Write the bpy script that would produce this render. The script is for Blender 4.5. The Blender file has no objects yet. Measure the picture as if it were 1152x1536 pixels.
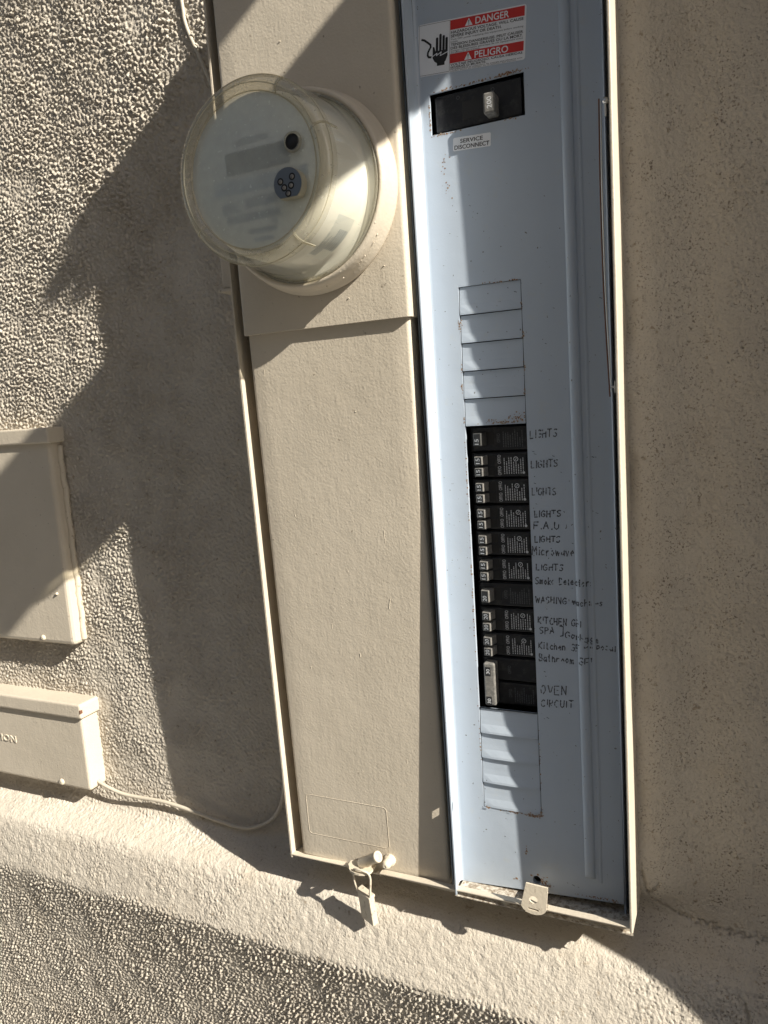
import bpy, bmesh, math, random
import numpy as np
from mathutils import Vector, Matrix

scn = bpy.context.scene
COL = scn.collection
ZO = 1.5                                   # camera height above the ground (m); local z is measured from it
def V(x, p, z):                            # mm along the wall, mm out of the wall, mm above camera height -> metres
    return Vector((x * .001, -p * .001, ZO + z * .001))

# ---------------------------------------------------------------- camera
cam = bpy.data.cameras.new('camera')
cam.sensor_fit = 'HORIZONTAL'; cam.sensor_width = 36.0
cam.lens = 36.0 * 1147.93 / 1152.0
cam.clip_start = .02; cam.clip_end = 300
camo = bpy.data.objects.new('camera', cam); COL.objects.link(camo)
right = Vector((.90596635, .41763786, -.06930799)); down = Vector((-.00193825, -.15961973, -.98717667)); fwd = Vector((-.42334527, .89448318, -.14380062))
m = Matrix((right, -down, -fwd)).transposed().to_4x4(); m.translation = Vector((0, -.73, ZO))
camo.matrix_world = m
scn.camera = camo

# ---------------------------------------------------------------- sky, sun, exposure
SUN = Vector((3.44, -1.0, 2.39)).normalized()
w = bpy.data.worlds.new('World'); scn.world = w; w.use_nodes = True
nt = w.node_tree; bg = nt.nodes['Background']
sky = nt.nodes.new('ShaderNodeTexSky'); sky.sky_type = 'NISHITA'; sky.sun_disc = False
sky.sun_elevation = math.asin(SUN.z); sky.sun_rotation = math.atan2(SUN.x, SUN.y)
sky.air_density = 1.0; sky.dust_density = 1.5; sky.ozone_density = 1.0
nt.links.new(sky.outputs[0], bg.inputs[0]); bg.inputs[1].default_value = .070
sl = bpy.data.lights.new('sun', 'SUN'); sl.energy = 5.0; sl.angle = math.radians(.53); sl.color = (1, .945, .84)
so = bpy.data.objects.new('sun', sl); COL.objects.link(so); so.location = (6, -2, 6)
so.rotation_euler = (-SUN).to_track_quat('-Z', 'Y').to_euler()
vs = scn.view_settings; vs.view_transform = 'Standard'; vs.look = 'None'; vs.gamma = 1; vs.exposure = .84; vs.use_curve_mapping = False
scn.cycles.max_bounces = 8; scn.cycles.transparent_max_bounces = 12
scn.cycles.use_denoising = True; scn.cycles.denoiser = 'OPENIMAGEDENOISE'; scn.cycles.denoising_input_passes = 'RGB_ALBEDO_NORMAL'; scn.cycles.denoising_prefilter = 'ACCURATE'

# ---------------------------------------------------------------- materials
MAT = {}
def node(nt, typ, **kw):
    n = nt.nodes.new(typ)
    for k, v in kw.items():
        if k in n.inputs.keys() if isinstance(k, str) else False: n.inputs[k].default_value = v
        else: setattr(n, k, v)
    return n
def mat(name, col, rough=.5, metal=0., spec=.5):
    mt = bpy.data.materials.new(name); mt.use_nodes = True
    b = mt.node_tree.nodes['Principled BSDF']
    b.inputs['Base Color'].default_value = (*col, 1); b.inputs['Roughness'].default_value = rough
    b.inputs['Metallic'].default_value = metal; b.inputs['Specular IOR Level'].default_value = spec
    MAT[name] = mt; return mt
def coords(nt, scale=(1, 1, 1)):
    g = nt.nodes.new('ShaderNodeNewGeometry'); mp = nt.nodes.new('ShaderNodeMapping')
    mp.inputs['Scale'].default_value = scale; nt.links.new(g.outputs['Position'], mp.inputs['Vector']); return mp.outputs[0]
def noise(nt, vec, scale, detail=3, rough=.5):
    n = nt.nodes.new('ShaderNodeTexNoise'); n.inputs['Scale'].default_value = scale
    n.inputs['Detail'].default_value = detail; n.inputs['Roughness'].default_value = rough
    nt.links.new(vec, n.inputs['Vector']); return n.outputs['Fac']
def ramp(nt, fac, stops):
    r = nt.nodes.new('ShaderNodeValToRGB'); e = r.color_ramp.elements
    while len(e) < len(stops): e.new(.5)
    for k, (pos, c) in enumerate(stops):
        e[k].position = pos; e[k].color = (*c, 1) if len(c) == 3 else c
    nt.links.new(fac, r.inputs[0]); return r.outputs[0]
def mixc(nt, fac, a, b, mode='MIX'):
    n = nt.nodes.new('ShaderNodeMix'); n.data_type = 'RGBA'; n.blend_type = mode
    for sock, v in ((n.inputs[0], fac), (n.inputs[6], a), (n.inputs[7], b)):
        if hasattr(v, 'is_linked'): nt.links.new(v, sock)
        elif isinstance(v, (int, float)): sock.default_value = v
        else: sock.default_value = (*v, 1)
    return n.outputs[2]
def math_(nt, op, a, b=None, c=None):
    n = nt.nodes.new('ShaderNodeMath'); n.operation = op
    for i, v in enumerate((a, b, c)):
        if v is None: continue
        if hasattr(v, 'is_linked'): nt.links.new(v, n.inputs[i])
        else: n.inputs[i].default_value = v
    return n.outputs[0]
def bump(nt, h, dist, strength=1., prev=None):
    n = nt.nodes.new('ShaderNodeBump'); n.inputs['Distance'].default_value = dist; n.inputs['Strength'].default_value = strength
    nt.links.new(h, n.inputs['Height'])
    if prev is not None: nt.links.new(prev, n.inputs['Normal'])
    return n.outputs[0]
def bsdf(mt): return mt.node_tree.nodes['Principled BSDF']

CREAM = (.60, .525, .415)
# painted sheet metal: brushed exterior paint with orange peel, drips
mt = mat('cream_paint', CREAM, .48, 0, .35); nt = mt.node_tree
v1 = coords(nt); v2 = coords(nt, (1, 1, .22))
peel = noise(nt, v1, 420, 2); brush = noise(nt, v2, 210, 3, .6); lump = noise(nt, v1, 95, 2)
b1 = bump(nt, brush, .0005, .4); b2 = bump(nt, peel, .0005, .55, b1); b3 = bump(nt, lump, .001, .25, b2)
b4 = bump(nt, noise(nt, v1, 13, 2), .006, .16, b3); nt.links.new(b4, bsdf(mt).inputs['Normal'])
c = mixc(nt, ramp(nt, noise(nt, v1, 9, 5, .65), [(.35, (0, 0, 0)), (.7, (1, 1, 1))]), (.565, .50, .402), (.625, .555, .45))
c = mixc(nt, ramp(nt, noise(nt, v1, 190, 2, .5), [(.72, (0, 0, 0)), (.78, (1, 1, 1))]), c, (.32, .27, .21))
nt.links.new(c, bsdf(mt).inputs['Base Color'])
# same paint on dusty / scuffed hardware
mt = mat('cream_hardware', (.60, .53, .42), .5, 0, .35); nt = mt.node_tree
v1 = coords(nt); nt.links.new(bump(nt, noise(nt, v1, 420, 3), .0006, .5), bsdf(mt).inputs['Normal'])
c = mixc(nt, ramp(nt, noise(nt, v1, 160, 4, .6), [(.60, (0, 0, 0)), (.68, (1, 1, 1))]), (.60, .53, .42), (.36, .30, .23))
nt.links.new(c, bsdf(mt).inputs['Base Color'])
# stucco
mt = mat('stucco', (.47, .41, .33), .9, 0, .15); nt = mt.node_tree
v1 = coords(nt)
c = mixc(nt, ramp(nt, noise(nt, v1, 5, 6, .65), [(.3, (0, 0, 0)), (.72, (1, 1, 1))]), (.53, .475, .398), (.61, .555, .472))
c = mixc(nt, ramp(nt, noise(nt, v1, 140, 3, .6), [(.63, (0, 0, 0)), (.72, (1, 1, 1))]), c, (.36, .30, .23))
c = mixc(nt, ramp(nt, noise(nt, v1, 16, 4, .6), [(.55, (0, 0, 0)), (.8, (.55, .55, .55))]), c, (.48, .41, .32))
nt.links.new(c, bsdf(mt).inputs['Base Color'])
pit = ramp(nt, noise(nt, v1, 480, 2, .55), [(.56, (0, 0, 0)), (.65, (1, 1, 1))])
clus = ramp(nt, noise(nt, v1, 38, 4, .7), [(.38, (0, 0, 0)), (.62, (1, 1, 1))])
sx = nt.nodes.new('ShaderNodeSeparateXYZ'); nt.links.new(v1, sx.inputs[0])
side = math_(nt, 'ADD', .25, math_(nt, 'MULTIPLY', .75, ramp(nt, math_(nt, 'ADD', sx.outputs[0], .5), [(.38, (0, 0, 0)), (.43, (1, 1, 1))])))
pf_ = math_(nt, 'MULTIPLY', math_(nt, 'MULTIPLY', pit, clus), side)
nt.links.new(mixc(nt, pf_, c, (.21, .175, .14)), bsdf(mt).inputs['Base Color'])
bb = bump(nt, noise(nt, v1, 650, 2, .5), .0006, .6, bump(nt, noise(nt, v1, 300, 3, .6), .0018, .8))
nt.links.new(bb, bsdf(mt).inputs['Normal'])
# the far part of the same wall, where the grains are only relief
mt = mat('stucco_far', (.47, .41, .33), .9, 0, .15); nt = mt.node_tree
v1 = coords(nt)
c = mixc(nt, ramp(nt, noise(nt, v1, 5, 6, .65), [(.3, (0, 0, 0)), (.72, (1, 1, 1))]), (.53, .475, .398), (.61, .555, .472))
nt.links.new(c, bsdf(mt).inputs['Base Color'])
nt.links.new(bump(nt, noise(nt, v1, 150, 4, .6), .004, .9), bsdf(mt).inputs['Normal'])

# grey enamel of the breaker compartment with rust at the cut edges
def grey_mat(name, rough, nmul=1.):
    mt = mat(name, (.36, .415, .455), rough, 0, .5); nt = mt.node_tree
    g = nt.nodes.new('ShaderNodeNewGeometry'); v1 = g.outputs['Position']
    base = mixc(nt, noise(nt, v1, 14, 4), (.435, .495, .57), (.48, .54, .615))
    dust = ramp(nt, noise(nt, v1, 70, 5, .7), [(.58, (0, 0, 0)), (.80, (.5, .5, .5))])
    base = mixc(nt, dust, base, (.50, .51, .49))
    specks = ramp(nt, noise(nt, v1, 330, 2, .5), [(.735, (0, 0, 0)), (.76, (1, 1, 1))])
    base = mixc(nt, specks, base, (.13, .12, .11))
    nt.links.new(base, bsdf(mt).inputs['Base Color'])
    hb = bump(nt, noise(nt, v1, 45, 2), .0016, .25); nt.links.new(bump(nt, noise(nt, v1, 600, 2), .0003, .25, hb), bsdf(mt).inputs['Normal'])
    return mt
grey_mat('grey_enamel', .38)
mt = mat('rust', (.17, .085, .045), .9); nt = mt.node_tree; v1 = coords(nt)
c = mixc(nt, noise(nt, v1, 700, 4, .7), (.08, .042, .025), (.38, .19, .09)); nt.links.new(c, bsdf(mt).inputs['Base Color'])
mat('rust_dust', (.42, .37, .31), .9)
mat('grey_edge', (.30, .34, .37), .3)
mt = mat('dusty_tray', (.50, .46, .39), .85); nt = mt.node_tree; v1 = coords(nt)
c = mixc(nt, ramp(nt, noise(nt, v1, 220, 5, .7), [(.42, (0, 0, 0)), (.62, (1, 1, 1))]), (.56, .51, .43), (.22, .17, .12))
nt.links.new(c, bsdf(mt).inputs['Base Color']); nt.links.new(bump(nt, noise(nt, v1, 400, 4), .001, .7), bsdf(mt).inputs['Normal'])
mat('inside_dark', (.025, .024, .023), .7)
mt = mat('black_plastic', (.016, .017, .020), .42); nt = mt.node_tree; v1 = coords(nt)
c = mixc(nt, ramp(nt, noise(nt, v1, 120, 6, .75), [(.5, (0, 0, 0)), (.78, (1, 1, 1))]), (.013, .014, .017), (.06, .058, .055))
nt.links.new(c, bsdf(mt).inputs['Base Color']); nt.links.new(bump(nt, noise(nt, v1, 700, 2), .0003, .3), bsdf(mt).inputs['Normal'])
mt = mat('toggle_grey', (.20, .19, .175), .5); nt = mt.node_tree; v1 = coords(nt)
c = mixc(nt, ramp(nt, noise(nt, v1, 300, 4, .7), [(.4, (0, 0, 0)), (.7, (1, 1, 1))]), (.15, .145, .135), (.27, .255, .23))
nt.links.new(c, bsdf(mt).inputs['Base Color'])
mat('toggle_dark', (.022, .022, .023), .5)
mat('toggle_old', (.07, .07, .066), .5)
mat('print_white', (.62, .63, .64), .6)
mat('print_dim', (.10, .105, .11), .6)
mat('sticker_white', (.84, .85, .87), .42)
mat('sticker_red', (.60, .025, .022), .42)
mat('ink_black', (.012, .012, .013), .5)
mat('marker_ink', (.085, .09, .105), .6)
mat('zinc', (.42, .43, .44), .38, .9)
mat('bright_metal', (.75, .75, .73), .3, .9)
mat('rusty_strip', (.17, .075, .04), .8)
mat('brass', (.46, .42, .32), .35, .5)
mat('port_blue', (.13, .16, .20), .38, .3)
mat('meter_face', (.76, .79, .77), .55)
mat('meter_body', (.80, .78, .70), .5)
mat('meter_display', (.07, .09, .088), .35)
mat('meter_strip', (.42, .50, .57), .5)
mat('meter_print', (.40, .44, .46), .55)
mat('meter_sticker', (.70, .71, .66), .5)
mat('black_rubber', (.01, .01, .012), .6)
mt = mat('wire_jacket', (.53, .475, .385), .5); nt = mt.node_tree; v1 = coords(nt)
nt.links.new(bump(nt, noise(nt, v1, 300, 3), .0005, .4), bsdf(mt).inputs['Normal'])
mt = mat('timber', (.34, .27, .20), .75); nt = mt.node_tree; v1 = coords(nt, (1, .15, 1))
c = mixc(nt, noise(nt, v1, 60, 5, .6), (.30, .23, .165), (.42, .34, .26)); nt.links.new(c, bsdf(mt).inputs['Base Color'])
mt = mat('concrete', (.40, .385, .36), .9); nt = mt.node_tree; v1 = coords(nt)
c = mixc(nt, noise(nt, v1, 3, 8, .65), (.33, .33, .32), (.42, .42, .41)); nt.links.new(c, bsdf(mt).inputs['Base Color'])
# aged polycarbonate dome: thin wall, seen through, with a skin reflection and a little haze
def clear(name, tint, haze, hazecol):
    mt = bpy.data.materials.new(name); mt.use_nodes = True; nt = mt.node_tree; nt.nodes.clear(); MAT[name] = mt
    out = nt.nodes.new('ShaderNodeOutputMaterial'); tr = nt.nodes.new('ShaderNodeBsdfTransparent'); tr.inputs[0].default_value = (*tint, 1)
    gl = nt.nodes.new('ShaderNodeBsdfGlossy'); gl.inputs['Roughness'].default_value = .04
    df = nt.nodes.new('ShaderNodeBsdfDiffuse'); df.inputs[0].default_value = (*hazecol, 1)
    fr = nt.nodes.new('ShaderNodeFresnel'); gm = nt.nodes.new('ShaderNodeNewGeometry')
    nt.links.new(math_(nt, 'ADD', 1.5, math_(nt, 'MULTIPLY', gm.outputs['Backfacing'], 1 / 1.5 - 1.5)), fr.inputs[0])
    v1 = coords(nt); hz = math_(nt, 'MULTIPLY', ramp(nt, noise(nt, v1, 55, 5, .65), [(.3, (.88,) * 3), (.75, (1.15,) * 3)]), haze)
    scratch = ramp(nt, noise(nt, coords(nt, (1, .12, 1.0)), 330, 3, .6), [(.64, (0, 0, 0)), (.72, (.22, .22, .22))])
    hz = math_(nt, 'ADD', hz, scratch)
    m1 = nt.nodes.new('ShaderNodeMixShader'); nt.links.new(hz, m1.inputs[0]); nt.links.new(tr.outputs[0], m1.inputs[1]); nt.links.new(df.outputs[0], m1.inputs[2])
    m2 = nt.nodes.new('ShaderNodeMixShader'); nt.links.new(fr.outputs[0], m2.inputs[0]); nt.links.new(m1.outputs[0], m2.inputs[1]); nt.links.new(gl.outputs[0], m2.inputs[2])
    nt.links.new(bump(nt, noise(nt, v1, 90, 2), .0004, .25), gl.inputs['Normal'])
    nt.links.new(m2.outputs[0], out.inputs[0]); return mt
clear('dome_plastic', (.97, .965, .93), .045, (.75, .75, .68))
clear('dome_cloudy', (.96, .965, .95), .44, (.76, .80, .75))
clear('dome_rim', (.84, .815, .73), .30, (.66, .635, .54))
clear('dome_rib', (.80, .76, .62), .40, (.80, .76, .62))

# ---------------------------------------------------------------- mesh helpers (all in mm: x, p, z)
class MB:
    warp = None
    def __init__(s): s.v = []; s.f = []; s.smooth = []
    def add(s, vs, fs, sm=False):
        o = len(s.v); s.v += [tuple(a) for a in vs]; s.f += [tuple(i + o for i in f) for f in fs]; s.smooth += [sm] * len(fs)
    def box(s, x0, x1, p0, p1, z0, z1, bev=0, seg=2, rot=None, piv=None):
        bm = bmesh.new(); bmesh.ops.create_cube(bm, size=1)
        for v in bm.verts:
            v.co = Vector(((x0 + x1) / 2 + v.co.x * (x1 - x0), (p0 + p1) / 2 + v.co.y * (p1 - p0), (z0 + z1) / 2 + v.co.z * (z1 - z0)))
        if bev: bmesh.ops.bevel(bm, geom=bm.edges[:], offset=bev, segments=seg, profile=.5, affect='EDGES')
        s.bm(bm, rot, piv); return s
    def bm(s, bm, rot=None, piv=None, sm=False):
        bm.verts.index_update()
        vs = [v.co.copy() for v in bm.verts]
        if rot is not None:
            piv = Vector(piv); vs = [rot @ (v - piv) + piv for v in vs]
        s.add(vs, [[v.index for v in f.verts] for f in bm.faces], sm); bm.free()
    def prism_z(s, poly, z0, z1):            # poly in (x, p), extruded along z
        n = len(poly)
        s.add([(a, b, z0) for a, b in poly] + [(a, b, z1) for a, b in poly],
              [list(range(n)), list(range(2 * n - 1, n - 1, -1))] + [[i, i + n, (i + 1) % n + n, (i + 1) % n] for i in range(n)])
        return s
    def prism_x(s, poly, x0, x1):            # poly in (p, z), extruded along x
        n = len(poly)
        s.add([(x0, a, b) for a, b in poly] + [(x1, a, b) for a, b in poly],
              [list(range(n)), list(range(2 * n - 1, n - 1, -1))] + [[i, i + n, (i + 1) % n + n, (i + 1) % n] for i in range(n)])
        return s
    def prism_p(s, poly, p0, p1):            # poly in (x, z), extruded out of the wall
        n = len(poly)
        s.add([(a, p0, b) for a, b in poly] + [(a, p1, b) for a, b in poly],
              [list(range(n)), list(range(2 * n - 1, n - 1, -1))] + [[i, i + n, (i + 1) % n + n, (i + 1) % n] for i in range(n)])
        return s
    def lathe(s, cx, cz, prof, n=72, a0=0, a1=2 * math.pi, sm=True):   # prof: (r, p) about an axis out of the wall
        full = abs(a1 - a0 - 2 * math.pi) < 1e-6; k = n if full else n + 1
        vs = []
        for r, p in prof:
            for i in range(k):
                a = a0 + (a1 - a0) * i / n; vs.append((cx + r * math.cos(a), p, cz + r * math.sin(a)))
        fs = []
        for j in range(len(prof) - 1):
            for i in range(n):
                i2 = (i + 1) % k
                fs.append([j * k + i, j * k + i2, (j + 1) * k + i2, (j + 1) * k + i])
        s.add(vs, fs, sm); return s
    def tube(s, pts, r, n=10, cap=True):
        pts = [Vector(q) for q in pts]; vs = []; up = None
        for i, q in enumerate(pts):
            t = (pts[min(i + 1, len(pts) - 1)] - pts[max(i - 1, 0)]).normalized()
            if up is None: up = t.orthogonal().normalized()
            up = (up - t * up.dot(t)).normalized(); sd = t.cross(up)
            for k in range(n):
                a = 2 * math.pi * k / n; vs.append(q + (up * math.cos(a) + sd * math.sin(a)) * r)
        fs = [[i * n + k, i * n + (k + 1) % n, (i + 1) * n + (k + 1) % n, (i + 1) * n + k] for i in range(len(pts) - 1) for k in range(n)]
        s.add(vs, fs, True)
        if cap: s.add(vs[:n], [list(range(n))]); s.add(vs[-n:], [list(range(n))])
        return s
    def mesh(s, name, m, off=(0, 0, 0)):
        me = bpy.data.meshes.new(name)
        if MB.warp: s.v = [MB.warp(*q) for q in s.v]
        me.from_pydata([V(a - off[0], b - off[1], c - off[2]) if off == (0, 0, 0) else V(a, b, c) for a, b, c in s.v], [], s.f)
        bm = bmesh.new(); bm.from_mesh(me); bmesh.ops.recalc_face_normals(bm, faces=bm.faces[:]); bm.to_mesh(me); bm.free()
        me.polygons.foreach_set('use_smooth', s.smooth)
        for mm in (m if isinstance(m, (list, tuple)) else [m]): me.materials.append(MAT[mm])
        me.update(); return me
    def build(s, name, m, parent=None): return obj(name, s.mesh(name, m), parent)
def root_inv(p):
    while p.parent: p = p.parent
    return p
def obj(name, me, parent=None):
    o = bpy.data.objects.new(name, me); COL.objects.link(o)
    if parent is not None:
        o.parent = parent
        if parent.get('_base') is not None: o.matrix_parent_inverse = Matrix.Translation(-Vector(parent['_base']))
    return o
def tag(o, label=None, cat=None, group=None, kind=None):
    for k, v_ in (('label', label), ('category', cat), ('group', group), ('kind', kind)):
        if v_: o[k] = v_
    return o
BASES = []
def thing(name, label, cat, at, group=None):
    o = bpy.data.objects.new(name, None); COL.objects.link(o); o.location = at; o.empty_display_size = .05
    o['_base'] = list(at); BASES.append(o); return tag(o, label, cat, group)
def lerp(a, b, t): return a + (b - a) * t
def smooth_path(pts, n=8):
    pts = [Vector(q) for q in pts]; out = []
    for i in range(len(pts) - 1):
        p0 = pts[max(i - 1, 0)]; p1 = pts[i]; p2 = pts[i + 1]; p3 = pts[min(i + 2, len(pts) - 1)]
        for k in range(n):
            t = k / n
            out.append(.5 * ((2 * p1) + (p2 - p0) * t + (2 * p0 - 5 * p1 + 4 * p2 - p3) * t * t + (3 * p1 - p0 - 3 * p2 + p3) * t ** 3))
    return out + [pts[-1]]
def arc(cx, cy, r, a0, a1, n=6):
    return [(cx + r * math.cos(math.radians(lerp(a0, a1, i / n))), cy + r * math.sin(math.radians(lerp(a0, a1, i / n)))) for i in range(n + 1)]
def rrect(x0, x1, z0, z1, r, n=4):
    return arc(x1 - r, z1 - r, r, 0, 90, n) + arc(x0 + r, z1 - r, r, 90, 180, n) + arc(x0 + r, z0 + r, r, 180, 270, n) + arc(x1 - r, z0 + r, r, 270, 360, n)
TXT = {}
def glyphs(s, bold=0.):
    key = (s, bold)
    if key in TXT: return TXT[key]
    cu = bpy.data.curves.new('t', 'FONT'); cu.body = s; cu.size = 1; cu.offset = bold; cu.resolution_u = 3; cu.fill_mode = 'FRONT'
    o = bpy.data.objects.new('t', cu); COL.objects.link(o)
    bpy.context.view_layer.update()
    ev = o.evaluated_get(bpy.context.evaluated_depsgraph_get()); me = ev.to_mesh()
    vs = [(v.co.x, v.co.y) for v in me.vertices]; fs = [tuple(p.vertices) for p in me.polygons]
    ev.to_mesh_clear(); bpy.data.objects.remove(o); bpy.data.curves.remove(cu)
    TXT[key] = (vs, fs); return TXT[key]
def put_text(mb, s, x, z, height, width=None, pf=None, ang=0., bold=0., center=False, thick=0.):
    """cap height `height` mm, baseline start (x, z); ang in degrees in the wall plane; pf(x, z) -> p"""
    vs, fs = glyphs(s, bold)
    if not vs: return
    xs = [a for a, b in vs]; x0, x1 = min(xs), max(xs)
    ky = height / .70; kx = ky if width is None else width / (x1 - x0)
    ca, sa = math.cos(math.radians(ang)), math.sin(math.radians(ang))
    out = []
    for a, b in vs:
        u = (a - x0 - ((x1 - x0) / 2 if center else 0)) * kx; v_ = b * ky
        X = x + u * ca - v_ * sa; Z = z + u * sa + v_ * ca
        out.append((X, pf(X, Z), Z))
    mb.add(out, fs)
    if thick:
        n = len(out)
        ed = {}
        for f in fs:
            for i in range(len(f)):
                e = (f[i], f[(i + 1) % len(f)]); ed[e] = 1
        sides = [(a, b) for (a, b) in ed if (b, a) not in ed]
        back = [(X, p - thick, Z) for X, p, Z in out]
        mb.add(out + back, [(a, b, b + n, a + n) for a, b in sides])

# ================================================================ the setting
g = MB(); g.add([(-30000, 30000, -1500), (30000, 30000, -1500), (30000, -30000, -1500), (-30000, -30000, -1500)], [(0, 1, 2, 3)])
tag(g.build('ground', 'concrete'), kind='structure')

rng = np.random.default_rng(11)
def wall_mesh():
    D = 1.4; X0 = -1130.0
    PR = np.array([(520, 0), (300, 0), (0, 0), (-300, 0), (-470, 0), (-500, 1), (-518, 3), (-529, 10), (-536, 24), (-541, 38), (-547, 48), (-556, 54), (-575, 61.5), (-600, 70), (-611, 73.5),
                   (-616, 73), (-640, 69), (-700, 60), (-985, 25)], float)
    seg = np.r_[0, np.cumsum(np.hypot(*np.diff(PR, axis=0).T))]; SE = seg[-1]
    PX = np.vstack([[(1620, 0)], PR, [(-1505, 20)]]); sx = np.r_[-1100, seg, SE + 520]
    fine = np.arange(-1100, SE + 520, .25); zf = np.interp(fine, sx, PX[:, 0]); pf = np.interp(fine, sx, PX[:, 1])
    ker = np.ones(25) / 25
    zf[12:-12] = np.convolve(zf, ker, 'valid'); pf[12:-12] = np.convolve(pf, ker, 'valid')
    tz = np.gradient(zf); tp = np.gradient(pf); ln = np.hypot(tz, tp); fnz, fnp = tp / ln, -tz / ln      # outward normal (z, p)
    ns = int(SE / D); nx = int((62 - X0) / D)
    ky = np.fft.fftfreq(ns, D)[:, None]; kx = np.fft.rfftfreq(nx, D)[None, :]; K = np.hypot(kx, ky)
    def filt(f):
        r = np.fft.irfft2(np.fft.rfft2(rng.standard_normal((ns, nx))) * f, s=(ns, nx)); return r / r.std()
    band = lambda wl, rel=.45: filt(np.exp(-((K - 1 / wl) * wl / rel) ** 2))
    low = lambda wl: filt(np.exp(-(K * wl) ** 2))
    F = dict(n8=band(6.6), n5=band(4.7), n3=band(3.4, .3), n14=band(16), big=low(150), mid=low(50), lw=low(90), sa=low(60) + .6 * low(25))    # all tile periodically
    sm = lambda a, b, t: np.clip((t - a) / (b - a), 0, 1) ** 2 * (3 - 2 * np.clip((t - a) / (b - a), 0, 1))
    def surf(xs, sv):
        Z = np.interp(sv, fine, zf); Pp = np.interp(sv, fine, pf); nz = np.interp(sv, fine, fnz); npp = np.interp(sv, fine, fnp)
        X, S = np.meshgrid(xs, sv); ZZ = np.repeat(Z[:, None], len(xs), 1)
        iy = (np.round(sv / D).astype(int) % ns)[:, None]; ix = (np.round((xs - X0) / D).astype(int) % nx)[None, :]
        n8, n5, n3, n14, big, mid, lw, sa = [F[k][iy, ix] for k in ('n8', 'n5', 'n3', 'n14', 'big', 'mid', 'lw', 'sa')]
        grain = .62 * n8 + .62 * n5 + .34 * n3; grain = np.where(grain > -.35, grain, -.35 + .35 * (grain + .35))
        grain2 = .7 * n5 + .35 * n8 + .4 * n3; grain2 = np.where(grain2 < .55, grain2, .55 + .4 * (grain2 - .55))
        leftness = sm(-470, -560, X)
        lower = sm(-607, -617, ZZ + 3 * lw + 2 * n8)                  # rough face below the ledge
        ledge = sm(-528, -545, ZZ) * (1 - lower)
        rightw = sm(-110, -80, X)
        up = np.maximum(sm(-560, -620, X) * sm(-480, -200, ZZ), sm(-462, -480, X) * sm(180, 260, ZZ))
        up = np.maximum(up, sm(470, 560, ZZ) * (1 - .75 * rightw))
        amp = .62 + .42 * up + .32 * sm(0, 250, ZZ) * up
        amp = amp * (1 - ledge) + ledge * (.42 + .30 * sm(-500, -200, X))
        amp = amp * (1 - lower) + lower * 1.35
        rw = rightw * (1 - lower) * (1 - ledge)
        amp = amp * (1 - rw) + rw * .36
        amp = amp * (1 - .65 * sm(-480, -455, X) * sm(-70, -110, X) * (1 - lower) * (1 - up))    # trowelled smooth under the panel
        amp *= np.clip(1 + .22 * mid, .45, 1.6)
        amp *= 1 - .7 * sm(.5, 1.4, sa) * ledge                          # patches trowelled flat on the ledge
        h = amp * (grain * (1 - ledge) + grain2 * ledge) + .06 * n3 * (amp > .4) + .15 * n14 * (1 - rightw) * (1 - .8 * lower) + (.5 * big + .35 * mid) * (1 - .5 * ledge - .75 * lower)
        pits = np.maximum(n5 - 1.05, 0) * 1.0 + np.maximum(n8 - 1.3, 0) * .9
        h -= pits * (rightw * (1 - lower) + .5 * ledge + .25 * leftness * (1 - up))
        h += (30 * sm(-15, -92, X) ** 1.6 + 2 * sm(-78, -90, X) * mid) * sm(-140, -100, X) * sm(-520, -470, ZZ) * sm(470, 430, ZZ)   # lapping up to the box
        Pdx = np.clip((-550 - ZZ) / 62, 0, 1) * 9 * np.clip((X + 480) / 480, -.9, 1)      # the band leans more towards the right
        for cr, wd, dp in (([(-88, -460), (-84, -488), (-82, -499), (-73, -507), (-62, -513), (-45, -517), (-30, -519), (-8, -522), (24, -522), (60, -524)], 1.8, 3.6),
                           ([(-84, -488), (-77, -484), (-72, -476)], 1.8, 3.), ([(2, -557), (5, -566), (4, -578)], 2.2, 5.)):
            cr = np.array(cr, float); d = np.full(X.shape, 1e9); wob = 1.6 * n8
            for a_, b_ in zip(cr[:-1], cr[1:]):
                ab = b_ - a_; t = np.clip(((X - a_[0]) * ab[0] + (ZZ + wob - a_[1]) * ab[1]) / (ab @ ab), 0, 1)
                d = np.minimum(d, np.hypot(X - a_[0] - t * ab[0], ZZ + wob - a_[1] - t * ab[1]))
            h -= dp * np.clip(1 - d / wd, 0, 1)
        co = np.empty((len(sv), len(xs), 3)); co[..., 0] = X * .001
        co[..., 1] = -(Pp[:, None] + Pdx + h * npp[:, None]) * .001
        co[..., 2] = ZO + (ZZ + h * nz[:, None]) * .001
        return co, X, ZZ
    ex = []; eq = []; em = []; base = 0
    def patch(xs, sv, hole=False):
        nonlocal base
        co, X, ZZ = surf(xs, sv); a_, b_ = co.shape[:2]
        i = np.arange(a_ - 1)[:, None] * b_ + np.arange(b_ - 1)[None, :]
        q = np.stack([i, i + b_, i + b_ + 1, i + 1], -1)
        q = q[~((X[:-1, :-1] > -452) & (X[:-1, :-1] < -100) & (ZZ[:-1, :-1] > -478) & (ZZ[:-1, :-1] < 418))] if hole else q.reshape(-1, 4)
        ex.append(co.reshape(-1, 3)); eq.append(q + base); em.append(np.zeros(len(q), np.int32)); base += a_ * b_
    xs = X0 + D * np.arange(nx + 1); sv = D * np.arange(ns + 1); C4 = 4.2
    patch(xs, sv, True)
    xl = np.arange(xs[0] - C4 * 190, xs[0] + 1, C4); xr = np.arange(xs[-1], 306, C4); xm = np.r_[np.arange(xs[0], xs[-1], C4), xs[-1]]
    sall = np.r_[np.arange(-1078, sv[-1] + 515, C4)]
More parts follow.
